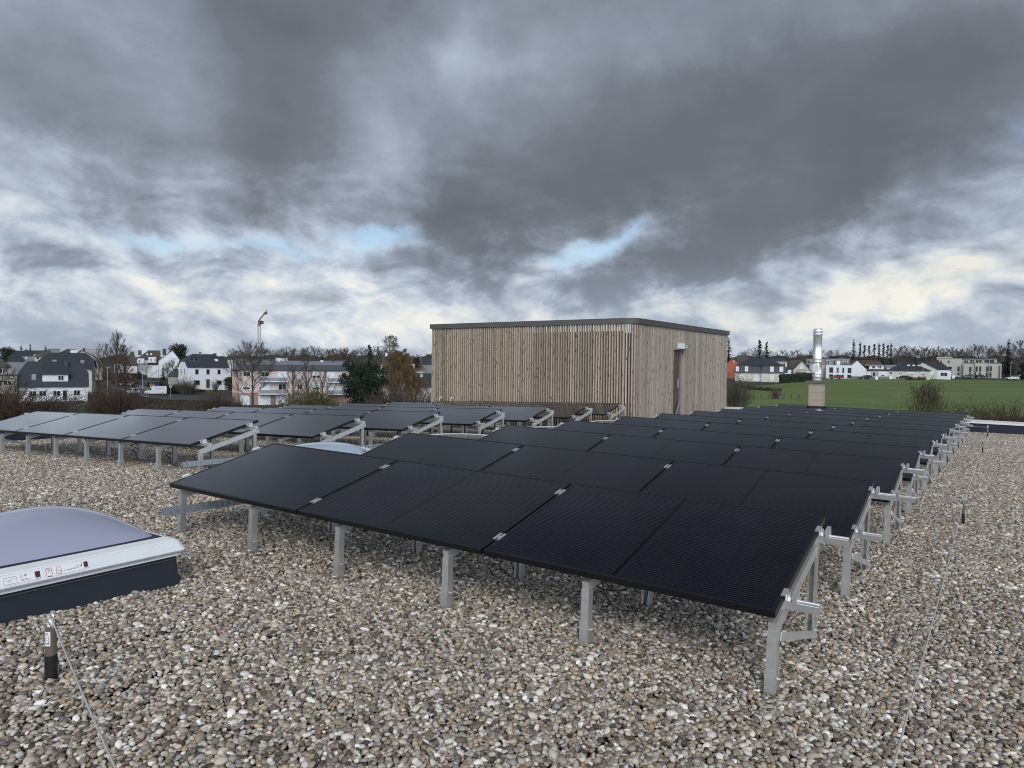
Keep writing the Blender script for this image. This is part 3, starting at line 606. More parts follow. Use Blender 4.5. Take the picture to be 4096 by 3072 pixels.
mark('ink', s1, lines=[(-.418, .012, -.418, .040, .0012), (-.345, .012, -.345, .040, .0012), (-.418, .012, -.345, .012, .0012), (-.418, .040, -.345, .040, .0012), (-.405, .026, -.355, .032, .001), (-.395, .022, -.375, .026, .001), (-.325, .016, -.268, .016, .0012), (-.325, .021, -.28, .021, .0012), (-.41, .007, -.21, .007, .0008), (-.300, .034, -.286, .041, .004)], ring=(-.318, .036, .0062, .0012))
mark('ink', s1, quads=[(-.240, -.210, .017, .043)], txt=('LAMILUX', -.225, .012, .0075)); 
mark('red', s1, quads=[(-.2395, -.231, .027, .0432), (-.219, -.2105, .027, .0432)], lines=[(-.229, .020, -.226, .040, .002)])
s2 = stq(-.178, -.138, .003, .047, 'label', t)
mark('red', s2, lines=[(-.176, .004, -.176, .045, .0022), (-.176, .045, -.142, .045, .0022), (-.142, .045, -.140, .006, .0022), (-.140, .006, -.150, .004, .0022)])
mark('ink', s2, txt=('USAP', -.159, .036, .010), lines=[(-.168, .027, -.152, .027, .001), (-.168, .010, -.148, .010, .004)])
s3 = stq(-.130, .090, .004, .046, 'label', t)
mark('red', s3, ring=(-.098, .027, .0165, .0018), lines=[(-.113, .031, -.083, .023, .0018)])
mark('ink', s3, lines=[(-.125, .014, -.080, .018, .001), (-.07, .022, .000, .024, .001), (.000, .024, .024, .037, .001), (.024, .037, .026, .022, .001), (-.045, .019, .026, .022, .001), (-.125, .008, .05, .008, .0008), (.034, .030, .040, .024, .003), (.040, .024, .049, .039, .003)])
mark('ink', s3, quads=[(.058, .084, .017, .042)], txt=('LAMILUX', .071, .012, .0075))
mark('red', s3, quads=[(.0585, .0655, .026, .0422), (.0765, .0835, .026, .0422)], lines=[(.067, .019, .070, .039, .002)])
# low round-cornered domes between the two blocks
def round_sky(u_, v_, label, am, rise=.125):
    t = thing('roof_skylight', label, 'skylight', uvM(u_, v_, gz(u_, v_)), 'white rimmed domes between the two blocks')
    m_ = MB(); m_.lathe([(.60, -.02), (.60, .20), (.655, .205), (.665, .25), (.665, .32), (.65, .352), (.62, .362), (.575, .356), (.55, .335)], 48); m_.build('rim', M['white_pvc'], t, smooth=False)
    d = MB(); d.lathe([(.555 * math.cos(a), .338 + rise * math.sin(a)) for a in np.linspace(0, 1.5, 10)], 48); d.build('dome', M[am], t, smooth=True)
    q = MB(); q.lathe([(.566, .349), (.545, .356)], 48); q.build('gasket', M['ink'], t); return t
round_sky(-1.50, 3.05, 'pale blue domed skylight peeping out just behind the nearest right row', 'acrylic_pale')
round_sky(-1.62, 6.05, 'glossy dome between the blocks, second in line behind the nearest right row', 'acrylic_dark', .04)
round_sky(-1.45, 9.1, 'white rimmed dome in front of the second last rack of the left block', 'acrylic_dark', .04)
round_sky(-1.62, 12.2, 'small white rimmed dome closest to the corner of the timber clad box', 'acrylic_dark', .04)

# ------------------------------------------------------------------ safety line posts and ropes
def post(u_, v_, label, h=.25, r=.024):
    t = thing('anchor_post', label, 'anchor post', uvM(u_, v_, gz(u_, v_)), 'fall protection posts')
    MB().lathe([(r * 1.12, -.03), (r * 1.12, h * .44), (r * 1.06, h * .45)], 20).build('sleeve', M['cable'], t, smooth=False)
    MB().lathe([(r, h * .44), (r, h * .93), (r * .93, h * .935), (r * .93, h * .955), (r, h * .96), (r, h * .985), (r * .8, h)], 20).build('tube', M['bronze'], t)
    m_ = MB(); m_.lathe([(r * .75, h * .99), (r * .55, h * 1.03), (r * .35, h * 1.05), (r * .35, h * 1.10)], 14)
    m_.beam((-.012, -.020, h * 1.04), (-.018, -.028, h * 1.22), .006, .010); m_.beam((-.004, .016, h * 1.04), (-.010, .008, h * 1.26), .006, .010); m_.beam((.012, -.008, h * 1.02), (.030, -.010, h * 1.22), .010, .014); m_.beam((-.02, 0, h * 1.1), (.026, -.01, h * 1.13), .018, .012)
    m_.build('cable_bracket', M['alu_bright'], t); return t
pn = post(2.39, -1.93, 'short black and bronze post with white label in front of the big skylight')
la = MB(); hh = .25
for k in range(8):
    a0 = math.radians(-140 + k * 14) ; a1 = a0 + math.radians(14); r_ = .0247
    la.add([(r_ * math.cos(a), r_ * math.sin(a), z) for z in (hh * .64, hh * .91) for a in (a0, a1)], [(0, 1, 3, 2)])
lab = la.build('label_sticker', M['label'], pn)
lk = MB(); r_ = .0252
def arcq(d0, d1, z0, z1):
    n = max(1, int(abs(d1 - d0) / 8))
    for k in range(n):
        a0 = math.radians(d0 + (d1 - d0) * k / n); a1 = math.radians(d0 + (d1 - d0) * (k + 1) / n)
        lk.add([(r_ * math.cos(a), r_ * math.sin(a), z) for z in (z0, z1) for a in (a0, a1)], [(0, 1, 3, 2)])
for d0, d1, z0, z1 in ((-78, -72, .172, .204), (-44, -38, .172, .204), (-78, -38, .169, .174), (-68, -48, .198, .201), (-64, -52, .186, .188), (-100, -84, .216, .221), (-70, -50, .216, .221), (-110, -40, .209, .211), (-112, -100, .175, .20), (-130, -118, .176, .200)): arcq(d0, d1, z0, z1)
lk.build('print', M['ink'], lab)
rope_m = dict(r=.0040, m_='steel_rope', grp='steel safety ropes')
A0 = P(2.39, -1.93, gz(2.39, -1.93) + .275)
def sag(a, b, s_, n=8): return [a + (b - a) * (i / n) - Vector((0, 0, s_ * 4 * (i / n) * (1 - i / n))) for i in range(n + 1)]
o = cable('safety_rope', 'steel wire rope running from the labelled post towards the viewer', sag(A0 + E * .02, P(4.9, -2.64, gz(4.9, -2.64) + .25), .035), **rope_m)
f_ = MB(); dr = (P(3.0, -2.1, .22) - A0).normalized(); f_.tube([A0 + dr * .012, A0 + dr * .075], .0075, 10); f_.build('ferrule', M['alu_bright'], o)
ap = post(5.745, 5.74, 'slim dark intermediate post holding the rope in the right-hand gravel', .27, .014)
bp = post(5.72, 15.9, 'thin intermediate post holding the rope further along the right-hand gravel', .27, .012)
fp = post(5.71, 22.6, 'anchor post with metal head close to the far parapet', .27, .022)
pts_ = sag(P(5.80, -4.2, gz(5.8, -4.2) + .20), P(5.75, 5.74, gz(5.75, 5.74) + .285), .06) + sag(P(5.75, 5.74, gz(5.75, 5.74) + .285), P(5.73, 15.9, gz(5.73, 15.9) + .27), .05)[1:] + sag(P(5.73, 15.9, gz(5.73, 15.9) + .27), P(5.73, 22.6, gz(5.73, 22.6) + .275), .07)[1:]
cable('safety_rope', 'long steel wire rope lying along the right-hand gravel strip to the far post', pts_, **rope_m)
cable('safety_rope', 'short level steel rope from the far post to the left along the parapet', sag(P(5.71, 22.6, gz(5.7, 22.6) + .275), P(-1.0, 22.6, gz(-1, 22.6) + .25), .02), **rope_m)

# ------------------------------------------------------------------ timber clad rooftop box
bx = thing('plant_room', 'rooftop box clad in vertical timber slats with dark metal fascia', 'roof building', uvM(-2.94, 16.0, 0))
LX, LY, ZT, ZB = 7.95, 8.70, 2.985, -.45          # box spans local x -LX..0, y 0..LY
RC = .38
m_ = MB(); ins = .17
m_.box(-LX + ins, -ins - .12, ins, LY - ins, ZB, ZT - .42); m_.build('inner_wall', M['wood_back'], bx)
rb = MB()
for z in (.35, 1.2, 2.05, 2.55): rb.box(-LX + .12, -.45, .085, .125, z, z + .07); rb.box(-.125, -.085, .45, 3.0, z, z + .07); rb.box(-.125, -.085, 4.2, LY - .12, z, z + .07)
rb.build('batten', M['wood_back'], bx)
srng = random.Random(11)
sf = MB(); x = -LX + .03
while x < -RC:
    wd = .040 + srng.uniform(-.003, .003); dz_ = srng.uniform(-.004, .004); sf.box(x, x + wd, .012 + dz_, .082 + dz_, ZB, ZT - .15); x += .0895
sf.build('front_slats', M['slat'], bx)
cs = MB()
for k in range(7):
    a = -PI / 2 + (k + .2) * PI / 2 / 6.6; cx, cy = -RC + (RC - .05) * math.cos(a), RC + (RC - .05) * math.sin(a)
    cs.box(-.022, .022, -.035, .035, ZB, ZT - .15, Matrix.Translation((cx, cy, 0)) @ Matrix.Rotation(a + PI / 2, 4, 'Z'))
cs.build('corner_slats', M['slat'], bx)
ss = MB(); y = RC + .05
DY0, DY1, DZ = 3.08, 4.12, 2.13
while y < LY - .05:
    wd = .031 + srng.uniform(-.003, .003); dz_ = srng.uniform(-.004, .004)
    if DY0 - .03 < y < DY1 - .01: ss.box(-.082 + dz_, -.012 + dz_, y, y + wd, DZ, ZT - .15)
    else: ss.box(-.082 + dz_, -.012 + dz_, y, y + wd, ZB, ZT - .15)
    y += .0745
ss.build('side_slats', M['slat_grey'], bx)
bk = MB(); y = .03
while y < LY: bk.box(-LX + .012, -LX + .082, y, y + .04, ZB, ZT - .15); y += .0895
x = -LX + .1
while x < -.05: bk.box(x, x + .04, LY - .082, LY - .012, ZB, ZT - .15); x += .0895
bk.build('rear_slats', M['slat_grey'], bx)
def band(r_, inset):
    p_ = [(-LX + inset, inset)]; p_ += [(-RC + (RC - inset) * math.cos(a), RC + (RC - inset) * math.sin(a)) for a in np.linspace(-PI / 2, 0, 10)]
    p_ += [(-inset, LY - inset), (-LX + inset, LY - inset)]; return p_
fo = band(0, -.035); fi = band(0, .14); n = len(fo); fa = MB()
vs_ = [(x, y, ZT - .15) for x, y in fo] + [(x, y, ZT) for x, y in fo] + [(x, y, ZT - .15) for x, y in fi] + [(x, y, ZT) for x, y in fi]
fa.add(vs_, [(i, (i + 1) % n, n + (i + 1) % n, n + i) for i in range(n)] + [(n + i, n + (i + 1) % n, 3 * n + (i + 1) % n, 3 * n + i) for i in range(n)] + [(2 * n + i, 3 * n + i, 3 * n + (i + 1) % n, 2 * n + (i + 1) % n) for i in range(n)] + [(i, 2 * n + i, 2 * n + (i + 1) % n, (i + 1) % n) for i in range(n)])
fa.build('fascia', M['fascia'], bx)
lip = MB(); fo2 = band(0, -.040); fi2 = band(0, -.036)
lip.add([(x, y, ZT - .006) for x, y in fo2] + [(x, y, ZT + .012) for x, y in fo2] + [(x, y, ZT + .012) for x, y in band(0, .02)], [(i, (i + 1) % n, n + (i + 1) % n, n + i) for i in range(n)] + [(n + i, n + (i + 1) % n, 2 * n + (i + 1) % n, 2 * n + i) for i in range(n)])
lip.build('fascia_trim', M['fascia'], bx)
dr_ = MB(); dr_.box(-.16, -.11, DY0 + .02, DY0 + .70, ZB, DZ - .02)
for k in range(3): dr_.box(-.109, -.104, DY0 + .03 + .22 * k, DY0 + .24 + .22 * k, ZB, DZ - .03)
do = dr_.build('door', M['wood_dark'], bx); dh = MB(); dh.box(-.105, -.06, DY0 + .60, DY0 + .63, .85, 1.15); dh.build('handle', M['alu'], do)
dg = MB(); dg.box(-.5, -.31, DY0, DY1, ZB, DZ); dg.build('doorway_shade_block', M['doorway_shade'], bx)  # black block standing in for the shade inside the doorway
dm = MB(); dm.box(-.16, -.06, DY0 + .78, DY0 + .84, ZB, DZ); dm.build('door_rail', M['galv'], bx)
dp = MB(); dp.box(-.10, -.012, DY0 + .88, DY0 + 1.03, ZB, DZ); dp.build('door_post', M['slat'], bx)
dd = MB(); dd.beam((-.02, DY0 + .10, -.35), (-.02, DY0 + .66, .45), .02, .10); dd.build('door_stay', M['midgrey_wall'], bx)
es = MB(); es.box(-.03, .16, 3.42, 3.92, 2.17, 2.345); eo = es.build('exit_sign', M['white_pvc'], bx)
e2 = MB(); e2.box(.16, .163, 3.66, 3.92, 2.175, 2.34); g2 = e2.build('sign_face', M['green_sign'], eo)
e3_ = MB()
for (a, z, b_, z2, wd) in ((3.80, 2.30, 3.79, 2.25, .03), (3.79, 2.25, 3.81, 2.20, .02), (3.79, 2.25, 3.76, 2.20, .02), (3.80, 2.28, 3.84, 2.26, .015), (3.72, 2.19, 3.72, 2.31, .02), (3.87, 2.20, 3.87, 2.31, .012)): e3_.beam((.1655, a, z), (.1655, b_, z2), .003, wd, (0, 1, 0))
e3_.build('running_figure', M['label'], g2)
for x, y, txt in ((-7.45, -.10, 'bent white vent pipe by the left end of the timber box'), (-6.85, -.22, 'short white pipe stub with a curled end before the timber box')):
    g0 = gz(-2.94 + x, 16 + y); q = MB(); q.tube([(x, y, g0 - .02), (x, y, .30), (x + .01, y, .36), (x + .05, y, .40), (x + .11, y, .39)], .02, 8)
    o = q.build('vent_pipe', M['white_pvc'], mat=uvM(-2.94, 16, 0)); tag(o, txt, 'pipe', 'white vent pipes')

# ------------------------------------------------------------------ chimney on the roof
ch = thing('chimney_stack', 'concrete block chimney with polished steel flue behind the right block', 'chimney', uvM(.92, 22.0, 0))
cb = MB(); z = -.5; k = 0
while z < 1.05: cb.box(-.215 + (k % 2) * .002, .215 - (k % 2) * .002, -.15, .28, z, min(z + .245, 1.07)); z += .25; k += 1
cb.build('block_shaft', M['concrete_block'], ch)
MB().box(-.205, .205, -.14, .27, -.5, 1.07).build('mortar_core', M['concrete_cap'], ch)
MB().box(-.30, .30, -.23, .36, 1.07, 1.135).build('cap_slab', M['concrete_cap'], ch)
fl = MB(); zf = 1.135
prof = [(.13, 0), (.14, .02), (.135, .05), (.14, .08), (.14, .13), (.15, .14), (.15, .16), (.138, .17), (.138, .20), (.15, .21), (.15, .23), (.14, .25), (.14, .62), (.15, .63), (.15, .655), (.14, .67), (.14, .70), (.15, .71), (.15, .73), (.138, .75), (.138, 1.53), (.15, 1.545), (.15, 1.565), (.138, 1.58), (.138, 1.63), (.15, 1.64), (.15, 1.66), (.145, 1.68), (.145, 1.705), (.115, 1.745)]
fl.lathe([(r_, zf + z_) for r_, z_ in prof], 40, Matrix.Translation((0, .06, 0))); fo_ = fl.build('flue', M['chrome'], ch, smooth=False)
for p_ in fo_.data.polygons: p_.use_smooth = abs(p_.normal.z) < .2
hb = MB(); hb.box(-.105, .105, -.105, -.06, zf + .30, zf + .56); ho = hb.build('access_hatch', M['chrome'], ch)
h2 = MB(); h2.box(-.085, .06, -.112, -.105, zf + .32, zf + .54); h2.build('hatch_plate', M['alu'], ho)
m2 = MB()
for k in range(9): m2.box(.2155, .219, -.10 + .0, -.05, .80 + .028 * k, .815 + .028 * k)
m2.build('printed_strip', M['label'], ch)
# ------------------------------------------------------------------ terrain
def hor(px): return 1464.7 + (px - 2048) * .010
DK = [0, 20, 60, 100, 140, 180, 225, 270, 350, 500, 900, 2600]
PK = [(-1500, [-8, -8, -8, -7, -6.3, -5.6, -4.5, -3, -.5, 2, 4, 4]), (0, [-8, -8, -8, -7, -6.3, -5.6, -4.5, -3, -.5, 2, 4, 4]), (330, [-8, -8, -8, -7, -6.3, -5.8, -4.8, -3, -.5, 2, 4, 4]),
      (450, [-8, -8, -8, -7.8, -7.5, -6.9, -5, -2.9, -.5, 2, 4, 4]), (700, [-8, -8, -8, -8.2, -8.4, -8.2, -6.6, -3.6, -.5, 2, 4, 4]), (936, [-8, -8, -8, -8.3, -8.5, -8.4, -7.2, -5.5, -2, 1.5, 4, 4]),
      (1728, [-8, -8, -8, -8.3, -8.5, -8.4, -7.5, -5.5, -2, 2, 4, 4]), (2900, [-8, -8, -8, -6.9, -5.3, -4.1, -2.7, -2, -.3, 3, 6, 6]), (3500, [-8, -8, -8, -6.9, -5.3, -4.2, -3, -1.8, 0, 3, 6, 6]),
      (4096, [-8, -8, -8, -6.8, -5.2, -4.1, -2.9, -1.9, -.5, 3, 6, 6]), (5600, [-8, -8, -8, -6.8, -5.2, -4.1, -2.9, -1.9, -.5, 3, 6, 6])]
def T(x, y):
    r = math.hypot(x, y); d = max(y, r * .5); px = 2048 + 2850 * x / max(y, 1.0) if y > 1 else (6000 if x > 0 else -2000)
    px = min(max(px, -1500), 5600)
    for i in range(len(PK) - 1):
        if px <= PK[i + 1][0]: break
    f = (px - PK[i][0]) / (PK[i + 1][0] - PK[i][0]); f = f * f * (3 - 2 * f)
    return float(np.interp(d, DK, PK[i][1]) * (1 - f) + np.interp(d, DK, PK[i + 1][1]) * f)
def gp(px, d, dz=0.0): x = (px - 2048) / 2850 * d; return Vector((x, d, T(x, d) + dz))
mb = MB(); rad = [0, 12, 24, 36, 50, 64, 78, 90] + list(range(100, 300, 8)) + [300, 320, 350, 380, 420, 460, 500, 600, 750, 900, 1300, 2600]
angs = sorted(set(list(np.arange(-180, -44, 8)) + list(np.arange(-44, 45, .8)) + list(np.arange(48, 181, 8))))
vs_ = []
for a in angs:
    for r_ in rad: x, y = r_ * math.sin(math.radians(a)), r_ * math.cos(math.radians(a)); vs_.append((x, y, T(x, y)))
k = len(rad); mb.add(vs_, [(i * k + j, (i + 1) * k + j, (i + 1) * k + j + 1, i * k + j + 1) for i in range(len(angs) - 1) for j in range(k - 1)])
tag(mb.build('ground', M['ground'], smooth=True), 'rough winter ground around the building', kind='structure')
def sheet(name, rows_, m_, lift, nsub=14, label=None):    # rows_: list of (pxL, pxR, d) bands, drawn as one sheet over the terrain
    mb = MB(); R_ = []
    for (l0, r0, d0), (l1, r1, d1) in zip(rows_, rows_[1:]):
        n_ = max(1, int(abs(d1 - d0) / 5))
        for i in range(n_): f = i / n_; R_.append((l0 + (l1 - l0) * f, r0 + (r1 - r0) * f, d0 + (d1 - d0) * f))
    R_.append(rows_[-1]); vs_ = []
    for l_, r_, d in R_:
        for j in range(nsub + 1): vs_.append(gp(l_ + (r_ - l_) * j / nsub, d, lift))
    mb.add(vs_, [(i * (nsub + 1) + j, i * (nsub + 1) + j + 1, (i + 1) * (nsub + 1) + j + 1, (i + 1) * (nsub + 1) + j) for i in range(len(R_) - 1) for j in range(nsub)])
    return tag(mb.build(name, M[m_], smooth=True), label, kind='structure')
sheet('field', [(2880, 4700, 90), (2880, 4700, 180), (3080, 4700, 205), (3230, 4700, 240), (3330, 4800, 262)], 'field', .22, 44, 'green winter field sloping up to the houses')
sheet('lawn', [(60, 420, 106), (60, 420, 126)], 'lawn', .15, 8, 'small lawn below the stone wall')
sheet('grass_verge', [(380, 440, 150), (360, 440, 185)], 'lawn', .15, 6, 'grass beside the road')
sheet('road', [(560, 960, 181), (510, 960, 192), (440, 760, 200), (440, 660, 210), (470, 620, 222), (500, 590, 240), (470, 580, 262), (380, 560, 285)], 'asphalt', .18, 10, 'asphalt road curving up between the houses')
sheet('pavement', [(545, 640, 204.8), (548, 660, 212), (550, 640, 222)], 'pave', .30, 4, 'paved corner beside the road')
sheet('roadway', [(3330, 3900, 266), (3900, 4700, 266.01)], 'asphalt', .2, 6, 'narrow street in front of the houses') if False else None
for (a, b_) in (((478, 199), (590, 183)), ((520, 236), (545, 228))):
    mb = MB(); n_ = 8
    for i in range(n_):
        f0, f1 = i / n_, (i + .97) / n_; A_ = [a[k_] + (b_[k_] - a[k_]) * f0 for k_ in (0, 1)]; B_ = [a[k_] + (b_[k_] - a[k_]) * f1 for k_ in (0, 1)]
        mb.add([gp(A_[0], A_[1], .21), gp(B_[0], B_[1], .21), gp(B_[0], B_[1] + 1.2, .21), gp(A_[0], A_[1] + 1.2, .21)], [(0, 1, 2, 3)])
    tag(mb.build('road_marking', M['roadmark']), 'white line painted on the curving road', kind='structure')

# ------------------------------------------------------------------ houses
def hmat(pxc, d, yaw=0.0, dz=0.0):
    a_ = math.atan2(-(pxc - 2048) / 2850, 1); Mx = Matrix.Translation(gp(pxc, d, dz)) @ Matrix.Rotation(a_ + math.radians(yaw), 4, 'Z') @ Matrix.Diagonal((math.cos(a_) / math.cos(math.radians(yaw)), 1, 1, 1)); return Mx
def opening(parent, x0, x1, z0, z1, kind='win', y=-.06, M0=None, axis='y'):
    """a window in the facade at local y; kinds: win, dark, shut, half, door, stone, garage"""
    s_ = .02
    fm_ = {'win': 'frame_white', 'dark': 'frame_white', 'shut': 'frame_white', 'half': 'frame_white', 'stone': 'frame_stone', 'door': 'ochre', 'garage': 'frame_white', 'bare': 'midgrey_wall', 'gdoor': 'frame_white'}[kind]
    def bx_(mb, a, b_, c, d_, t0, t1):
        if axis == 'y': mb.box(a, b_, y - t1, y - t0, c, d_)
        else: mb.box(y + (t0 if axis == '+x' else -t1), y + (t1 if axis == '+x' else -t0), a, b_, c, d_)
    fw_ = .16 if kind in ('stone', 'door') else .09
    f = MB()
    for (a, b_, c, d_) in ((x0 - fw_, x0, z0 - fw_, z1 + fw_), (x1, x1 + fw_, z0 - fw_, z1 + fw_), (x0, x1, z1, z1 + fw_), (x0, x1, z0 - fw_, z0)): bx_(f, a, b_, c, d_, 0, .06)
    if kind in ('win', 'half', 'dark') and x1 - x0 > .95: xm = (x0 + x1) / 2; bx_(f, xm - .05, xm + .05, z0, z1, 0, .055)
    o = f.build('door' if kind in ('door', 'gdoor') else 'garage_door' if kind == 'garage' else 'window', M[fm_], parent)
    g_ = MB(); zz0 = z0
    bx_(g_, x0, x1, z0, z1, -.02, .02)
    if kind == 'shut': g_.build('shutter', M['shutter'], o)
    elif kind == 'garage': g_.build('panel', M['shutter'], o)
    elif kind == 'door': g_.build('panel', M['green_door'], o)
    else: g_.build('pane', M['glass_dark'], o)
    if kind == 'half':
        h = MB(); bx_(h, x0, x1, z0 + (z1 - z0) * .35, z1, .02, .04); h.build('shutter', M['shutter'], o)
    return o
def roofed(parent, x0, x1, y0, y1, ze, rise, style, wallm, roofm, oh=.35, il=0, ir=0, hh=0.0, t=.16, zb=-1.0, name_w='wall', name_r='roof', rxf=None):
    wb = MB()
    if style in ('x',):      # ridge along x
        ym = (y0 + y1) / 2; zr = ze + rise; sl_ = rise / (ym - y0); gl = il == 0 or hh > 0; gr = ir == 0 or hh > 0
        wb.box(x0, x1, y0, y1, zb, ze)
        for side, on, ins_ in ((x0, gl, il), (x1, gr, ir)):
            if on:
                H_ = hh if ins_ > 0 else 1.0; zt = ze + rise * H_ - .12; yw = (ym - y0) * H_
                poly = [(y0, ze), (y1, ze), (y1 - yw, zt), (y0 + yw, zt)] if H_ < 1 else [(y0, ze), (y1, ze), (ym, zt)]
                s_ = .25 if side == x0 else -.25; n_ = len(poly)
                wb.add([(side, a, b_) for a, b_ in poly] + [(side + s_, a, b_) for a, b_ in poly], [tuple(range(n_)), tuple(range(n_, 2 * n_))[::-1]] + [(i, (i + 1) % n_, n_ + (i + 1) % n_, n_ + i) for i in range(n_)])
        rb_ = MB(); zo = ze - oh * sl_
        hz = ze + rise * hh; hy = (ym - y0) * hh
        for sgn, ye in ((1, y0), (-1, y1)):
            yo = ye - sgn * oh; pts = [(x0 - oh, yo, zo), (x1 + oh, yo, zo)]
            if ir > 0 and hh > 0: pts.append((x1 + oh, ye + sgn * hy, hz))
            pts += [(x1 - ir, ym, zr) if ir > 0 else (x1 + oh, ym, zr), (x0 + il, ym, zr) if il > 0 else (x0 - oh, ym, zr)]
            if il > 0 and hh > 0: pts.append((x0 - oh, ye + sgn * hy, hz))
            if sgn < 0: pts = pts[::-1]
            rb_.slab(pts, t)
        for side, ins_, sg in ((x0, il, -1), (x1, ir, 1)):
            if ins_ > 0:
                xo = side + sg * oh
                if hh > 0: pts = [(xo, y0 + hy, hz), (xo, y1 - hy, hz), (side - sg * ins_, ym, zr)]
                else: pts = [(xo, y0 - oh, zo), (xo, y1 + oh, zo), (side - sg * ins_, ym, zr)]
                if sg > 0: pass
                else: pts = pts[::-1]
                rb_.slab([(a, b_, c + .004) for a, b_, c in pts], t * .9)
    elif style == 'y':       # gable towards the viewer
        xm = (x0 + x1) / 2 if rxf is None else x0 + (x1 - x0) * rxf; zr = ze + rise
        wb.prism([(x0, zb), (x1, zb), (x1, ze), (xm, zr - .12), (x0, ze)], y1 - y0, Matrix(((1, 0, 0, 0), (0, 0, 1, y0), (0, 1, 0, 0), (0, 0, 0, 1))))
        rb_ = MB(); 
        for sg, xe in ((-1, x0), (1, x1)):
            s2 = rise / abs(xm - xe); xo = xe + sg * oh; zo = ze - oh * s2
            pts = [(xm, y0 - oh, zr), (xo, y0 - oh, zo), (xo, y1 + oh, zo), (xm, y1 + oh, zr)]
            if sg > 0: pts = pts[::-1]
            rb_.slab(pts, t)
    elif style == 'flat':
        wb.box(x0, x1, y0, y1, zb, ze); rb_ = MB(); rb_.box(x0 - .08, x1 + .08, y0 - .08, y1 + .08, ze, ze + .18)
    wo_ = wb.build(name_w, M[wallm], parent); ro_ = rb_.build(name_r, M[roofm], parent); return wo_, ro_
def house(label, pxc, d, yaw=0, cat='house', group='houses around the roof', dz=0.0, name='house'):
    return thing(name, label, cat, hmat(pxc, d, yaw, dz), group)
def L(px, pxc, d): return (px - pxc) / 2850 * d
def Z(y, pxc, d, dz=0.0): return (hor(pxc) - y) / 2850 * d + CH - (gp(pxc, d).z + dz)
def wins(t, pxc, d, lst, y=-.005, dz=0.0):
    for (a, b_, ytop, ybot, kd) in lst: opening(t, L(a, pxc, d), L(b_, pxc, d), Z(ybot, pxc, d, dz), Z(ytop, pxc, d, dz), kd, y)
def chim(parent, x, y, z0, z1, w_=.6, m_='slate_old'):
    q = MB(); q.box(x - w_ / 2, x + w_ / 2, y - w_ / 2, y + w_ / 2, z0, z1 - .12); q.box(x - w_ / 2 - .08, x + w_ / 2 + .08, y - w_ / 2 - .08, y + w_ / 2 + .08, z1 - .12, z1); return q.build('chimney', M[m_], parent)
def rooflight(parent, x0, x1, ya, za, yb, zb_, m_='glass_dark', fm_='midgrey_wall'):
    q = MB(); q.add([(x0, ya, za + .10), (x1, ya, za + .10), (x1, yb, zb_ + .10), (x0, yb, zb_ + .10), (x0, ya, za - .05), (x1, ya, za - .05), (x1, yb, zb_ - .05), (x0, yb, zb_ - .05)], [(0, 1, 2, 3), (7, 6, 5, 4), (0, 4, 5, 1), (1, 5, 6, 2), (2, 6, 7, 3), (3, 7, 4, 0)])
    o = q.build('rooflight', M[fm_], parent); e_ = .1; g_ = MB(); g_.add([(x0 + e_, ya, za + .12), (x1 - e_, ya, za + .12), (x1 - e_, yb, zb_ + .12), (x0 + e_, yb, zb_ + .12)], [(0, 1, 2, 3)]); g_.build('pane', M[m_], o); return o

# white house with navy slate roof, far left
c, d = 216, 140; t = house('white house with navy slate roof and wide shuttered dormer at the far left', c, d)
x0, x1 = L(80, c, d), L(353, c, d); ze = Z(1539, c, d); rs_ = Z(1446, c, d) - ze
roofed(t, x0, x1, 0, 9, ze, rs_ * 1.0, 'x', 'white_wall', 'slate', .3, L(118, 90, d), L(345, 318, d), .52)
wins(t, c, d, [(118, 145, 1564, 1583, 'win'), (157, 183, 1564, 1583, 'win'), (213, 239, 1564, 1583, 'win'), (251, 267, 1562, 1600, 'gdoor'), (296, 320, 1562, 1583, 'win')])
zr_ = ze + rs_
def rz(yl, z_e, r_, dep=9.0): return z_e + r_ * yl / (dep / 2)
dw = MB(); dw.box(L(169, c, d), L(273, c, d), .55, 3.2, Z(1526, c, d), Z(1493, c, d)); dwo = dw.build('dormer', M['white_wall'], t)
for a, b_, kd in ((186, 196, 's'), (199, 208, 's'), (217, 227, 's'), (262, 272, 's')):
    q = MB(); q.box(L(a, c, d), L(b_, c, d), .50, .55, Z(1524, c, d), Z(1502, c, d)); q.build('shutter', M['shutter'], dwo)
opening(dwo, L(233, c, d), L(254, c, d), Z(1521, c, d), Z(1503, c, d), 'win', .545)
q = MB(); q.slab([(L(160, c, d), .15, Z(1495, c, d)), (L(280, c, d), .15, Z(1495, c, d)), (L(252, c, d), 4.3, Z(1448, c, d)), (L(182, c, d), 4.3, Z(1448, c, d))], .15); 
q.slab([(L(160, c, d), .15, Z(1495, c, d)), (L(182, c, d), 4.3, Z(1448, c, d)), (L(176, c, d), 4.4, Z(1455, c, d)), (L(162, c, d), 2.0, Z(1496, c, d))], .1); q.slab([(L(280, c, d), .15, Z(1495, c, d)), (L(278, c, d), 2.0, Z(1496, c, d)), (L(258, c, d), 4.4, Z(1455, c, d)), (L(252, c, d), 4.3, Z(1448, c, d))], .1)
q.build('dormer_roof', M['slate'], dwo)
chim(t, L(265, c, d), 3.4, ze + rs_ * .5, Z(1441, c, d), .75)
rooflight(t, L(126, c, d), L(144, c, d), .9, rz(.9, ze, rs_), 1.9, rz(1.9, ze, rs_), 'zinc')
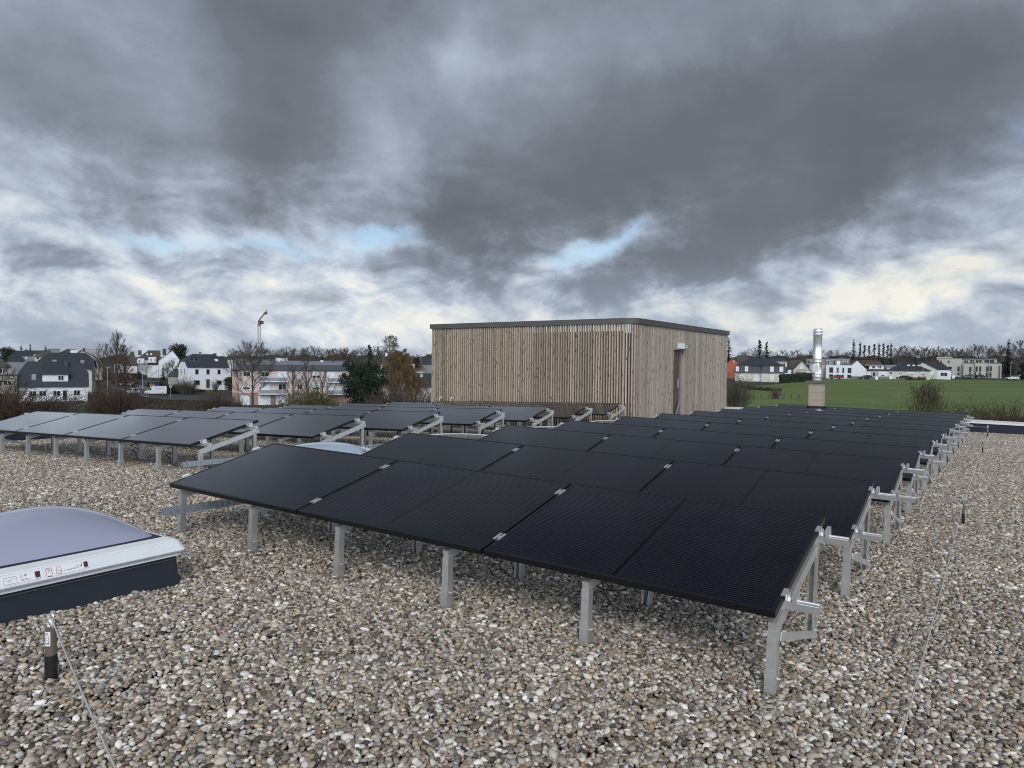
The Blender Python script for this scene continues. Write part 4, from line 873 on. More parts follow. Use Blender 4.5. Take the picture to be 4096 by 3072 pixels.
for k_, (px_, w2) in enumerate(((204, 10), (300, 12), (268, 12))):
    q = MB(); g0 = gp(px_, 138.5).z
    X_ = gp(px_, 138.5).x
    if k_ == 2: q.box(X_ - .7, X_ + .7, 138.1, 138.9, g0 + .68, g0 + .73); [q.box(X_ + a - .03, X_ + a + .03, 138.5 + b_ - .03, 138.5 + b_ + .03, g0, g0 + .7) for a in (-.6, .6) for b_ in (-.35, .35)]
    else:
        q.box(X_ - .25, X_ + .25, 138.2, 138.7, g0 + .42, g0 + .46); [q.box(X_ - .25, X_ + .25, 138.70, 138.74, g0 + .5 + .09 * j, g0 + .55 + .09 * j) for j in range(5)]; [q.box(X_ + a - .02, X_ + a + .02, 138.45 + b_ - .02, 138.45 + b_ + .02, g0, g0 + .42 + (.5 if b_ > 0 else 0)) for a in (-.23, .23) for b_ in (-.22, .27)]
    tag(q.build('garden_table' if k_ == 2 else 'garden_chair', M['car_grey']), ['grey garden chair on the terrace left of the glass door', 'dark garden chair at the right end of the white house terrace', 'dark garden table between the door and the right window of the white house'][k_], 'table' if k_ == 2 else 'chair')
# terrace retaining wall
q = MB(); n_ = 10
for i in range(n_):
    a, b_ = 120 + 24 * i, 120 + 24 * (i + .999); A_, B_ = gp(a, 134), gp(b_, 134); zt = gp(216, 140).z - .15
    q.add([(A_.x, 134, A_.z - 1), (B_.x, 134, B_.z - 1), (B_.x, 134, zt + .02 * (i % 2)), (A_.x, 134, zt + .02 * (i % 2)), (A_.x, 137.5, A_.z - 1), (B_.x, 137.5, B_.z - 1), (B_.x, 137.5, zt + .02 * (i % 2)), (A_.x, 137.5, zt + .02 * (i % 2))], [(0, 1, 2, 3), (5, 4, 7, 6), (3, 2, 6, 7), (0, 3, 7, 4), (1, 5, 6, 2)])
tag(q.build('stone_wall', M['stone_wall']), 'rubble stone terrace wall below the white house', 'wall')
fn = thing('wire_fence', 'thin metal fence posts on the terrace wall', 'fence', gp(216, 134.5, 0))
for px_ in (155, 185, 243, 255, 277, 291, 324):
    q = MB(); X_ = L(px_, 216, 134.5); z0 = gp(216, 140).z - gp(216, 134.5).z - .2; q.box(X_ - .04, X_ + .04, -.04, .04, z0, z0 + 1.3); q.build('post', M['car_grey'], fn)
q = MB(); z0 = gp(216, 140).z - gp(216, 134.5).z; q.box(L(155, 216, 134.5), L(324, 216, 134.5), -.015, .015, z0 + .30, z0 + .33); q.box(L(155, 216, 134.5), L(324, 216, 134.5), -.015, .015, z0 + .95, z0 + .98); q.build('wire', M['car_grey'], fn)

# old grey house cut by the left edge
c, d = 0, 165; t = house('old grey house with hipped dark roof cut off by the left edge', c, d)
roofed(t, L(-110, c, d), L(42, c, d), 0, 9, Z(1463, c, d), 3.2, 'x', 'grey_wall', 'slate_old', .4, 4, 4.2)
roofed(t, L(-110, c, d), L(66, c, d), -4, -.02, Z(1502, c, d), .01, 'flat', 'grey_wall', 'slate_old', .1, name_w='annexe_wall', name_r='annexe_roof')
wins(t, c, d, [(-20, 9, 1476, 1493, 'win')]); wins(t, c, d, [(-10, 6, 1522, 1538, 'win'), (14, 45, 1522, 1538, 'win')], y=-4.005)
# cream house behind the white one
c, d = 262, 165; t = house('cream house with big slate roof right behind the white house', c, d, -6)
roofed(t, L(155, c, d), L(368, c, d), 0, 10, Z(1468, c, d), Z(1410, c, d) - Z(1468, c, d), 'x', 'cream_wall', 'slate', .4, L(190, 158, d), L(366, 334, d), .45)
for a in (205, 318): rooflight(t, L(a, c, d), L(a + 17, c, d), 1.3, rz(1.3, Z(1468, c, d), 3.36, 10), 2.3, rz(2.3, Z(1468, c, d), 3.36, 10), 'zinc')
# further roofs on the left skyline
def simple(label, px0, px1, d, ye, yr, style='x', wm='grey_wall', rm='slate_old', il=0, ir=0, hh=0, dep=9, yaw=0, win=(), ch=None, rxf=None, oh=.35, name='house', cat='house'):
    c = (px0 + px1) / 2; t = house(label, c, d, yaw, cat, name=name); ze = Z(ye, c, d)
    roofed(t, L(px0, c, d), L(px1, c, d), 0, dep, ze, max(.02, Z(yr, c, d) - ze), style, wm, rm, oh, L(il, 0, d) if il else 0, L(ir, 0, d) if ir else 0, hh, rxf=rxf)
    wins(t, c, d, win)
    if ch: chim(t, L(ch[0], c, d), dep * .5, Z(yr, c, d) - 1.5, Z(ch[1], c, d), ch[2] if len(ch) > 2 else .8, 'brown_roof')
    return t
simple('dark gabled house with brown roof peak and small chimney on the left skyline', 268, 410, 235, 1440, 1398, 'y', 'grey_wall', 'brown_roof', ch=(336, 1392), rxf=.42)
simple('long grey flat topped building behind the brown gable', 338, 402, 262, 1399, 1398, 'flat', 'grey_wall', 'zinc')
simple('small white flat roofed block left of the brown gable', 282, 309, 250, 1400, 1399, 'flat', 'white_wall', 'zinc')
simple('low house with pale window under long slate roof, left skyline', 140, 200, 238, 1424, 1400, 'x', 'cream_wall', 'slate_old', il=30, win=((146, 156, 1425, 1438, 'win'),))
simple('grey box shaped house with plain wall on the left skyline', 192, 240, 285, 1397, 1396, 'flat', 'midgrey_wall', 'slate_old')
simple('pair of joined low grey roofs behind the cream house', 238, 308, 290, 1412, 1395, 'x', 'grey_wall', 'slate_old', il=30, ir=6)
simple('long dark slate roofed row on the far left skyline', 48, 130, 300, 1420, 1402, 'x', 'midgrey_wall', 'slate', ch=(57, 1398))
simple('dark hipped roof house at the very left of the skyline', 20, 55, 310, 1410, 1396, 'x', 'grey_wall', 'slate', il=8, ir=12)
simple('dark slate roofed house with small white window near the left edge', 30, 98, 262, 1442, 1418, 'x', 'midgrey_wall', 'slate', il=10, ir=14, win=((103, 107, 1428, 1434, 'shut'),))
simple('blueish long slate roof low on the left skyline', 98, 172, 330, 1412, 1401, 'x', 'grey_wall', 'slate', ch=(105, 1397))

# terrace of gabled houses up the road
def steep(label, pk, pr, left_to, eave_y, base_d, wallpx, wm='white_wall', win=(), dep=11, dorm=None, ch=None):
    """gable towards the viewer with peak at (pk, pr); left eave at left_to, right eave at wallpx"""
    d = base_d; c = pk; t = house(label, c, d, 0, group='terrace houses up the road'); ze = Z(eave_y, c, d)
    return t, c, d
c, d = 655, 262; t = house('white gabled house with long dark roof and brick chimney above the road', c, d, 0, group='terrace houses up the road')
roofed(t, L(634, c, d), L(722, c, d), 0, 10, Z(1440, c, d), Z(1399, c, d) - Z(1440, c, d), 'y', 'white_wall', 'slate_old', .3, rxf=.62)
roofed(t, L(590, c, d), L(632, c, d), .6, 9, Z(1456, c, d), Z(1403, c, d) - Z(1456, c, d), 'x', 'white_wall', 'brown_roof', .2, L(30, 0, d), 0, name_w='side_wall', name_r='side_roof')
q = MB(); q.box(L(594, c, d), L(625, c, d), -.4, 3, Z(1451, c, d), Z(1429, c, d)); dq = q.build('dormer', M['white_wall'], t); opening(dq, L(602, c, d), L(606, c, d), Z(1447, c, d), Z(1434, c, d), 'win', -.41); opening(dq, L(618, c, d), L(622, c, d), Z(1447, c, d), Z(1434, c, d), 'win', -.41)
chim(t, L(657, c, d), 4, Z(1420, c, d), Z(1394, c, d), 1.3, 'brown_roof')
c, d = 575, 272; t = house('terrace house with pale dormer and two rooflights, left of the white gable', c, d, 0, group='terrace houses up the road')
roofed(t, L(546, c, d), L(640, c, d), 0, 10, Z(1436, c, d), Z(1400, c, d) - Z(1436, c, d), 'x', 'white_wall', 'slate_old', .3, L(48, 0, d), 0)
q = MB(); q.box(L(549, c, d), L(577, c, d), -.8, 3, Z(1454, c, d), Z(1434, c, d)); dq = q.build('dormer', M['white_wall'], t); opening(dq, L(555, c, d), L(559, c, d), Z(1450, c, d), Z(1440, c, d), 'win', -.81)
for a in (584, 600): rooflight(t, L(a, c, d), L(a + 9, c, d), 2.2, Z(1420, c, d), 3.0, Z(1414, c, d), 'shutter')
c, d = 525, 268; t = house('terrace house with steep dark hipped roof and square chimney', c, d, 0, group='terrace houses up the road')
roofed(t, L(503, c, d), L(548, c, d), 0, 11, Z(1458, c, d), Z(1405, c, d) - Z(1458, c, d), 'x', 'white_wall', 'slate_old', .3, L(20, 0, d), L(14, 0, d))
chim(t, L(560, c, d), 5, Z(1420, c, d), Z(1400, c, d), 1.3, 'slate_old')
simple('terrace house half hidden behind the tall bare tree', 455, 500, 275, 1450, 1416, 'x', 'white_wall', 'slate_old', il=26, win=((470, 480, 1458, 1470, 'win'),))
simple('small white extension with flat roof right of the white gable', 680, 716, 255, 1436, 1435, 'flat', 'white_wall', 'zinc')
simple('low brown garage roof between hedge and white villa', 672, 712, 232, 1502, 1476, 'x', 'grey_wall', 'slate_old', il=26)

# white villa with green door
c, d = 833, 225; t = house('white two storey villa with slate roof, stone window surrounds and green door', c, d, 17)
ze = Z(1465, c, d); rs_ = Z(1416, c, d) - ze
roofed(t, L(752, c, d), L(914, c, d), 0, 10, ze, rs_, 'x', 'white_wall', 'slate', .35, L(36, 0, d), L(34, 0, d), .42)
wins(t, c, d, [(782, 793, 1478, 1496, 'stone'), (826, 837, 1478, 1496, 'stone'), (871, 881, 1479, 1496, 'stone'), (777, 798, 1522, 1539, 'stone'), (825, 838, 1518, 1551, 'door'), (867, 886, 1523, 1539, 'stone')])
for a in (3.0, 6.6): opening(t, a, a + .45, Z(1497, c, d), Z(1478, c, d), 'stone', L(752, c, d) - .005, axis='-x')
for a, b_, mm in ((769, 784, 'glass_dark'), (786, 802, 'glass_dark'), (868, 883, 'shutter')): rooflight(t, L(a, c, d), L(b_, c, d), 2.0, rz(2.0, ze, rs_, 10), 2.9, rz(2.9, ze, rs_, 10), mm)
chim(t, L(820, c, d), 5, ze + rs_ - .8, Z(1408, c, d), .55, 'stone_wall'); chim(t, L(879, c, d), 5, ze + rs_ - .8, Z(1412, c, d), .9)
q = MB(); q.box(L(818, c, d), L(845, c, d), -1.3, -.02, -.6, .25); q.box(L(822, c, d), L(841, c, d), -1.7, -1.32, -.6, .05); q.build('door_step', M['ochre'], t)

# pink apartment building
c, d = 1180, 175; t = house('long pink apartment building with grey metal mansard roof, balconies and salmon base', c, d, 4, 'building', name='apartment_building')
X0, X1 = L(959, c, d), L(1425, c, d); zb1, ze = Z(1571, c, d), Z(1478, c, d)
q = MB(); q.box(X0, X1, 0, 12, -1, zb1 - .003); q.build('base_wall', M['salmon_wall'], t)
q = MB(); q.box(X0, X1, 0, 12, zb1, ze); q.build('wall', M['pink_wall'], t)
q = MB(); q.box(X0 - .01, X0 - 1.45, 2.5, 9.5, zb1, ze); q.build('bay_wall', M['tan_wall'], t)
q = MB(); q.box(X0 - .01, X0 - 1.45, 2.5, 9.5, -1, zb1 - .003); q.build('bay_base', M['salmon_wall'], t)
zm = Z(1459, c, d); zr_ = Z(1443, c, d); q = MB()
q.slab([(X0 - 1.6, -.45, ze - .1), (X1, -.45, ze - .1), (X1, .1, zm), (X0 + .1, .1, zm)], .15); q.slab([(X0 - 1.9, 12, ze - .3), (X0 - 1.6, -.45, ze - .1), (X0 + .1, .1, zm), (X0 - .2, 12, zm)], .15)
q.build('mansard_band', M['slate'], t)
q = MB(); q.slab([(X0 + .1, .1, zm), (X1, .1, zm), (X1, 6, zr_), (X0 + 6.5, 6, zr_)], .15); q.slab([(X0 + .1, 12, zm), (X0 + .1, .1, zm), (X0 + 6.5, 6, zr_)], .15); ro_ = q.build('metal_roof', M['zinc'], t)
q = MB(); x = X0 + 3
while x < X1 - .6: q.beam((x, .12, zm + .04), (x + .0, 5.9, zr_ + .04), .07, .07); x += .62
q.build('standing_seams', M['midgrey_wall'], ro_)
for a in (1085, 1215, 1343): q = MB(); q.box(L(a - 6, c, d), L(a + 6, c, d), 4.6, 5.4, zr_ - .5, zr_ + .35); q.build('chimney', M['slate'], t)
for a in (1112, 1290): rooflight(t, L(a, c, d), L(a + 15, c, d), 4.4, zr_ - .35, 5.6, zr_ + .1, 'shutter')
wins(t, c, d, [(979, 1004, 1489, 1505, 'dark'), (1047, 1075, 1489, 1505, 'dark'), (1113, 1145, 1486, 1511, 'shut'), (1186, 1208, 1487, 1511, 'shut'), (1250, 1280, 1487, 1511, 'half'), (1311, 1341, 1488, 1513, 'shut'), (1374, 1388, 1490, 1513, 'win'),
               (977, 1003, 1537, 1556, 'half'), (1048, 1078, 1535, 1562, 'shut'), (1115, 1143, 1537, 1560, 'dark'), (1190, 1208, 1537, 1558, 'dark'), (1250, 1278, 1537, 1558, 'half'), (1316, 1340, 1538, 1562, 'shut'), (1374, 1392, 1540, 1562, 'shut')])
for a, b_ in ((968, 1000), (1037, 1081), (1106, 1150), (1178, 1222), (1250, 1294)): opening(t, L(a, c, d), L(b_, c, d), .05, Z(1583, c, d), 'garage', -.005)
for a, b_, yy in ((1040, 1150, 1526), (1308, 1396, 1528), (1038, 1150, 1575), (1312, 1396, 1577)):
    zs = Z(yy, c, d); q = MB(); q.box(L(a, c, d), L(b_, c, d), -1.5, -.01, zs - .12, zs + .1); bo = q.build('balcony', M['frame_white'], t)
    q = MB(); q.box(L(a, c, d) + .03, L(b_, c, d) - .03, -1.47, -1.42, zs + .13, zs + .98); q.build('glass_railing', M['zinc'], bo)
    q = MB(); q.box(L(a, c, d), L(b_, c, d), -1.50, -1.40, zs + .99, zs + 1.04)
    for k_ in range(4): xx = L(a, c, d) + (L(b_, c, d) - L(a, c, d)) * k_ / 3; q.box(xx - .03, xx + .03, -1.4, -1.35, zs + .1, zs + .99)
    q.build('rail', M['frame_white'], bo)
q = MB(); q.box(L(957, c, d), L(959, c, d), -.12, -.02, 0, ze); q.build('downpipe', M['car_grey'], t)
q = MB(); q.box(L(1232, c, d), L(1234, c, d), -.12, -.02, 0, ze); q.build('downpipe', M['car_grey'], t)
# houses behind the pine and the willow
simple('long reddish brown tiled roof showing behind the pink building', 1282, 1418, 215, 1458, 1440, 'x', 'cream_wall', 'brown_roof', ch=(1330, 1436), yaw=0)
simple('house with reddish tiled roof and rooflight behind the pine', 1484, 1530, 200, 1481, 1450, 'x', 'cream_wall', 'brown_roof')
c, d = 1600, 165; t = house('white gabled house with dark roof and roof panels behind the golden willow', c, d, 0)
roofed(t, L(1533, c, d), L(1684, c, d), 0, 9, Z(1482, c, d), Z(1424, c, d) - Z(1482, c, d), 'x', 'white_wall', 'slate_old', .3)
q = MB(); q.prism([(0, 0), (0, Z(1482, c, d)), (4.5, Z(1425, c, d)), (9, Z(1482, c, d)), (9, 0)], .3, Matrix(((.28, 0, 1, L(1518, c, d)), (1, 0, 0, .1), (0, 1, 0, 0), (0, 0, 0, 1)))); q.build('gable_wall', M['white_wall'], t)
q = MB(); q.slab([(L(1655, c, d), .5, Z(1466, c, d) + .1), (L(1684, c, d), .5, Z(1466, c, d) + .1), (L(1676, c, d), 3.6, Z(1432, c, d) + .1), (L(1650, c, d), 3.6, Z(1432, c, d) + .1)], .08); q.build('roof_panels', M['pv'], t)
q = MB(); q.box(L(1640, c, d), L(1658, c, d), -.6, 2, Z(1490, c, d), Z(1456, c, d)); q.build('dormer', M['cream_wall'], t)
chim(t, L(1543, c, d), 4.5, Z(1430, c, d), Z(1411, c, d), .5, 'white_wall')
simple('low white flat roofed extension below the dark roof near the timber box', 1650, 1690, 155, 1486, 1485, 'flat', 'white_wall', 'zinc')
t = simple('slate roofed annexe with two rooflights beside the timber box', 1658, 1730, 150, 1540, 1494, 'x', 'grey_wall', 'slate', dep=7)
c = 1694; d = 150
for a, b_, mm in ((1664, 1676, 'glass_dark'), (1679, 1692, 'shutter')): rooflight(t, L(a, c, d), L(b_, c, d), 2.3, rz(2.3, Z(1540, c, d), 2.42, 7), 3.0, rz(3.0, Z(1540, c, d), 2.42, 7), mm)
simple('dark slate clad house wall with white roof edge beside the timber box', 1684, 1752, 180, 1452, 1431, 'x', 'midgrey_wall', 'slate', il=10)
simple('dark roofed house on the skyline just left of the timber box', 1676, 1710, 230, 1446, 1431, 'x', 'grey_wall', 'slate_old')
simple('distant white low industrial building behind the pink roof', 1100, 1150, 340, 1432, 1428, 'flat', 'white_wall', 'zinc', cat='building', name='industrial_building')
simple('distant dark long shed on the hill behind the bare tree', 935, 1095, 360, 1432, 1425, 'x', 'midgrey_wall', 'slate', cat='building', name='industrial_building')
simple('distant white wall block between villa roof and bare tree', 908, 931, 300, 1440, 1439, 'flat', 'white_wall', 'zinc')

# ---- right side houses
simple('orange red gabled house right beside the timber box', 2904, 2957, 262, 1452, 1431, 'y', 'orange_wall', 'slate_old', win=((2934, 2936, 1441, 1451, 'dark'),), dep=9)
simple('grey brown roofed house behind the orange gable', 2945, 3005, 275, 1452, 1420, 'x', 'grey_wall', 'slate_old', il=2, ir=24, win=())
# mansard house
c, d = 3038, 230; t = house('cream house with dark hipped mansard roof and four shuttered dormer windows', c, d, 0)
X0, X1 = L(2938, c, d), L(3138, c, d); zw = Z(1491, c, d); zmn = Z(1463, c, d); zr_ = Z(1431, c, d)
q = MB(); q.box(X0, X1, 0, 11, -1, zw); q.box(L(3045, c, d), X1, -1.4, 0, -1, zw - .01); q.box(L(2938, c, d), L(3002, c, d), -.6, 0, -1, zw - .02); q.build('wall', M['cream_wall'], t)
q = MB()
def must(m_, x0, x1, y0, y1, z0, z1, fl):
    b_ = [(x0 - fl, y0 - fl), (x1 + fl, y0 - fl), (x1 + fl, y1 + fl), (x0 - fl, y1 + fl)]; u_ = [(x0 + .1, y0 + .1), (x1 - .1, y0 + .1), (x1 - .1, y1 - .1), (x0 + .1, y1 - .1)]
    m_.add([(x, y, z0) for x, y in b_] + [(x, y, z1) for x, y in u_], [(0, 1, 5, 4), (1, 2, 6, 5), (2, 3, 7, 6), (3, 0, 4, 7), (3, 2, 1, 0), (4, 5, 6, 7)])
must(q, X0, X1, 0, 11, zw, zmn, .4); must(q, L(3048, c, d), X1 + .01, -1.4, 5, zw + .01, zmn + .01, .42); must(q, X0 - .01, L(3002, c, d), -.7, 5, zw + .02, zmn - .01, .41); q.build('mansard', M['slate'], t)
q = MB(); q.add([(X0 - .1, -.4, zmn), (X1 + .1, -.4, zmn), (X1 + .1, 11.1, zmn), (X0 - .1, 11.1, zmn), (L(3003, c, d), 5.5, zr_), (L(3070, c, d), 5.5, zr_)], [(0, 1, 5, 4), (1, 2, 5), (2, 3, 4, 5), (3, 0, 4), (3, 2, 1, 0)])
q.add([(L(3045, c, d), -1.6, zmn + .03), (X1 + .15, -1.6, zmn + .03), (L(3066, c, d), 5.3, zr_ - .05), (X1 + .15, 4.5, zmn + .03), (L(3045, c, d), 4.5, zmn + .03)], [(0, 1, 2), (1, 3, 2), (0, 2, 4), (0, 4, 3, 1)]); q.build('roof', M['slate'], t)
for a, b_, yy in ((2943, 2953, -1.25), (2980, 2990, -1.25), (3080, 3092, -1.95), (3117, 3129, -1.95)):
    q = MB(); q.box(L(a - 2, c, d), L(b_ + 2, c, d), yy + .02, yy + 1.3, Z(1487, c, d), Z(1465, c, d)); dq = q.build('dormer', M['ochre'], t); opening(dq, L(a, c, d), L(b_, c, d), Z(1485, c, d), Z(1468, c, d), 'shut', yy)
wins(t, c, d, [(3016, 3041, 1501, 1524, 'shut')], y=-.01); wins(t, c, d, [(3081, 3094, 1501, 1520, 'shut'), (3111, 3124, 1501, 1520, 'shut')], y=-1.41); wins(t, c, d, [(2962, 2971, 1499, 1514, 'shut')], y=-.61)
chim(t, L(3016, c, d), 5.5, zr_ - .6, Z(1427, c, d), .8)
c, d = 3120, 255; t = house('slate roofed house with white box dormer behind the mansard house', c, d, 0)
roofed(t, L(3072, c, d), L(3163, c, d), 0, 9, Z(1473, c, d), Z(1432, c, d) - Z(1473, c, d), 'x', 'white_wall', 'slate', .3, L(6, 0, d), L(26, 0, d))
q = MB(); q.box(L(3104, c, d), L(3147, c, d), .6, 4, Z(1467, c, d), Z(1449, c, d)); dq = q.build('dormer', M['cream_wall'], t); opening(dq, L(3127, c, d), L(3139, c, d), Z(1463, c, d), Z(1453, c, d), 'dark', .595)
q = MB(); q.box(L(3090, c, d), L(3149, c, d), .4, 4.3, Z(1449, c, d), Z(1446, c, d)); q.build('dormer_roof', M['zinc'], dq)
wins(t, c, d, [(3142, 3150, 1478, 1492, 'dark'), (3146, 3151, 1508, 1516, 'dark')])
c, d = 3205, 258; t = house('cream house with balcony in a rounded gable under a dark overhanging roof', c, d, 0)
roofed(t, L(3172, c, d), L(3240, c, d), 0, 10, Z(1478, c, d), Z(1441, c, d) - Z(1478, c, d), 'y', 'cream_wall', 'slate_old', .5, rxf=.52)
roofed(t, L(3152, c, d), L(3205, c, d), 2, 10, Z(1475, c, d), Z(1440, c, d) - Z(1475, c, d), 'x', 'cream_wall', 'slate_old', .3, L(4, 0, d), 0, name_w='side_wall', name_r='side_roof')
wins(t, c, d, [(3199, 3208, 1466, 1483, 'shut'), (3193, 3217, 1493, 1508, 'win')])
zs = Z(1486, c, d); q = MB(); q.box(L(3190, c, d), L(3226, c, d), -1.2, -.01, zs - .15, zs); bo = q.build('balcony', M['frame_white'], t); q = MB(); q.box(L(3190, c, d), L(3226, c, d), -1.2, -1.14, zs + .01, zs + .9); q.build('railing', M['grey_wall'], bo)
# modern white block
c, d = 3330, 268; t = house('modern white apartment block with grey set back top floor behind the steel flue', c, d, 0, 'building', name='apartment_building')
q = MB(); q.box(L(3303, c, d), L(3413, c, d), 0, 12, -1, Z(1461, c, d)); q.build('wall', M['white_wall'], t)
q = MB(); q.box(L(3235, c, d), L(3302, c, d), 3, 14, -1, Z(1460, c, d)); q.build('side_wall', M['beige_wall'], t)
q = MB(); q.box(L(3222, c, d), L(3302, c, d), 3.0, 14, Z(1459.5, c, d), Z(1435, c, d)); q.box(L(3302.5, c, d), L(3397, c, d), 2.5, 13, Z(1461, c, d) + .02, Z(1434, c, d)); q.build('top_floor', M['midgrey_wall'], t)
q = MB(); q.slab([(L(3315, c, d), 4, Z(1434, c, d)), (L(3350, c, d), 4, Z(1434, c, d)), (L(3350, c, d), 6, Z(1424, c, d)), (L(3315, c, d), 6, Z(1424, c, d))], .1); q.build('roof_panels', M['pv'], t)
wins(t, c, d, [(3317, 3331, 1470, 1490, 'bare'), (3347, 3353, 1471, 1490, 'bare'), (3369, 3375, 1471, 1490, 'bare'), (3390, 3403, 1472, 1491, 'bare'), (3317, 3331, 1498, 1510, 'bare'), (3347, 3353, 1499, 1511, 'bare'), (3367, 3374, 1499, 1511, 'bare'), (3389, 3403, 1499, 1511, 'bare'), (3368, 3400, 1526, 1531, 'bare')])
wins(t, c, d, [(3303, 3315, 1443, 1459, 'win'), (3332, 3338, 1443, 1459, 'bare'), (3347, 3358, 1444, 1459, 'shut'), (3374, 3388, 1445, 1459, 'win')], y=2.49)
wins(t, c, d, [(3227, 3235, 1444, 1453, 'bare'), (3257, 3263, 1443, 1453, 'bare'), (3257, 3262, 1470, 1479, 'bare'), (3257, 3262, 1497, 1508, 'bare')], y=2.98)
q = MB(); q.box(L(3362, c, d), L(3404, c, d), .05, .1, Z(1461, c, d), Z(1453, c, d)); q.build('railing', M['car_grey'], t)
# brown roofed house
c, d = 3480, 268; t = house('white house with brown roof, wide white dormer and recessed porch', c, d, 0)
roofed(t, L(3403, c, d), L(3549, c, d), 0, 10, Z(1479, c, d), Z(1441, c, d) - Z(1479, c, d), 'x', 'white_wall', 'brown_roof', .3, 0, L(34, 0, d))
q = MB(); q.prism([(L(3405, c, d), -.5), (L(3465, c, d), -.5), (L(3465, c, d), Z(1478, c, d)), (L(3426, c, d), Z(1443, c, d)), (L(3405, c, d), Z(1461, c, d))], .4, Matrix(((1, 0, 0, 0), (0, 0, -1, -.02), (0, 1, 0, 0), (0, 0, 0, 1)))); q.build('gable_wall', M['white_wall'], t)
q = MB(); q.box(L(3475, c, d), L(3534, c, d), .3, 4, Z(1476, c, d), Z(1462, c, d)); dq = q.build('dormer', M['white_wall'], t); opening(dq, L(3488, c, d), L(3498, c, d), Z(1473, c, d), Z(1465, c, d), 'win', .295); opening(dq, L(3512, c, d), L(3523, c, d), Z(1473, c, d), Z(1465, c, d), 'win', .295)
q = MB(); q.slab([(L(3459, c, d), -.1, Z(1461.5, c, d)), (L(3536, c, d), -.1, Z(1461.5, c, d)), (L(3530, c, d), 4.2, Z(1456, c, d)), (L(3462, c, d), 4.2, Z(1456, c, d))], .15); q.build('dormer_roof', M['zinc'], dq)
q = MB(); q.box(L(3456, c, d), L(3513, c, d), -.06, -.03, Z(1504, c, d), Z(1485, c, d)); q.build('porch_shade_sheet', M['grey_wall'], t)  # flat grey sheet on the wall, painting in the porch's shade
wins(t, c, d, [(3469, 3482, 1490, 1503, 'shut'), (3490, 3500, 1489, 1504, 'dark'), (3525, 3537, 1491, 1503, 'half')], y=-.07); wins(t, c, d, [(3427, 3440, 1489, 1501, 'shut')], y=-.43)
chim(t, L(3511, c, d), 5, Z(1450, c, d), Z(1440, c, d), .8, 'brown_roof')
simple('low flat roofed pale house set back between the brown and slate roofs', 3535, 3590, 300, 1466, 1459, 'x', 'cream_wall', 'zinc', il=8, ir=2)
# slate bungalow
c, d = 3635, 262; t = house('cream bungalow with slate hipped roof, dark chimney and three oval rooflights', c, d, 0)
ze = Z(1479, c, d); rs_ = Z(1449, c, d) - ze
roofed(t, L(3549, c, d), L(3718, c, d), 0, 11, ze, rs_, 'x', 'cream_wall', 'slate', .5, L(62, 0, d), L(74, 0, d))
wins(t, c, d, [(3558, 3566, 1489, 1496, 'win'), (3595, 3607, 1491, 1495, 'win'), (3628, 3655, 1490, 1498, 'half'), (3680, 3700, 1488, 1497, 'half')])
chim(t, L(3596, c, d), 3.2, ze + rs_ * .4, Z(1448, c, d), 1.3, 'slate')
for a in (3626, 3647, 3668): rooflight(t, L(a, c, d), L(a + 13, c, d), 2.6, rz(2.6, ze, rs_, 11), 3.5, rz(3.5, ze, rs_, 11), 'shutter', 'car_grey')
# gable house
c, d = 3735, 272; t = house('cream house with dark slate roof and garage between bungalow and modern block', c, d, 0)
roofed(t, L(3666, c, d), L(3748, c, d), 0, 12, Z(1476, c, d), Z(1447, c, d) - Z(1476, c, d), 'y', 'cream_wall', 'slate_old', .3, rxf=.24)
roofed(t, L(3690, c, d), L(3802, c, d), .9, 11, Z(1479, c, d), Z(1446, c, d) - Z(1479, c, d), 'x', 'white_wall', 'slate', .45, L(6, 0, d), L(40, 0, d), name_w='side_wall', name_r='side_roof')
q = MB(); q.box(L(3748, c, d), L(3800, c, d), .2, .88, -.5, Z(1481, c, d)); q.build('front_wall', M['white_wall'], t)
wins(t, c, d, [(3762, 3788, 1490, 1503, 'win'), (3747, 3751, 1488, 1502, 'shut')], y=.19); wins(t, c, d, [(3711, 3738, 1487, 1500, 'garage')], y=-.01)
# modern beige apartment block
c, d = 3900, 298; t = house('modern beige three storey apartment block with dark downpipes and tall windows', c, d, 0, 'building', name='apartment_building')
q = MB(); q.box(L(3846, c, d), L(4003, c, d), 0, 13, -1.2, Z(1455, c, d)); q.box(L(3898, c, d), L(3953, c, d), -.7, 0, -1.2, Z(1453, c, d)); q.build('wall', M['beige_wall'], t)
q = MB(); q.box(L(3750, c, d), L(3845.5, c, d), .6, 14, -1.2, Z(1434.5, c, d)); q.build('side_wall', M['beige_wall'], t)
q = MB(); q.box(L(3846, c, d), L(3984, c, d), 1.6, 12, Z(1455, c, d) + .01, Z(1433, c, d)); q.box(L(3738, c, d), L(3803, c, d), 6, 12, Z(1440, c, d), Z(1427, c, d)); q.build('top_floor', M['beige_wall'], t)
q = MB(); q.box(L(3748, c, d), L(3986, c, d), .5, 14.1, Z(1433.4, c, d), Z(1432, c, d)); q.build('roof', M['car_grey'], t)
wins(t, c, d, [(3876, 3884, 1468, 1488, 'bare'), (3876, 3883, 1492, 1512, 'bare'), (3988, 3989, 1468, 1469, 'bare') if False else (3957, 3965, 1465, 1484, 'bare'), (3957, 3964, 1489, 1509, 'bare')])
wins(t, c, d, [(3901, 3909, 1466, 1486, 'bare'), (3898.5, 3903, 1489, 1510, 'bare'), (3916, 3923, 1466, 1486, 'bare'), (3915, 3922, 1490, 1511, 'bare'), (3943, 3950, 1467, 1486, 'bare'), (3942, 3949, 1491, 1511, 'bare')], y=-.71)
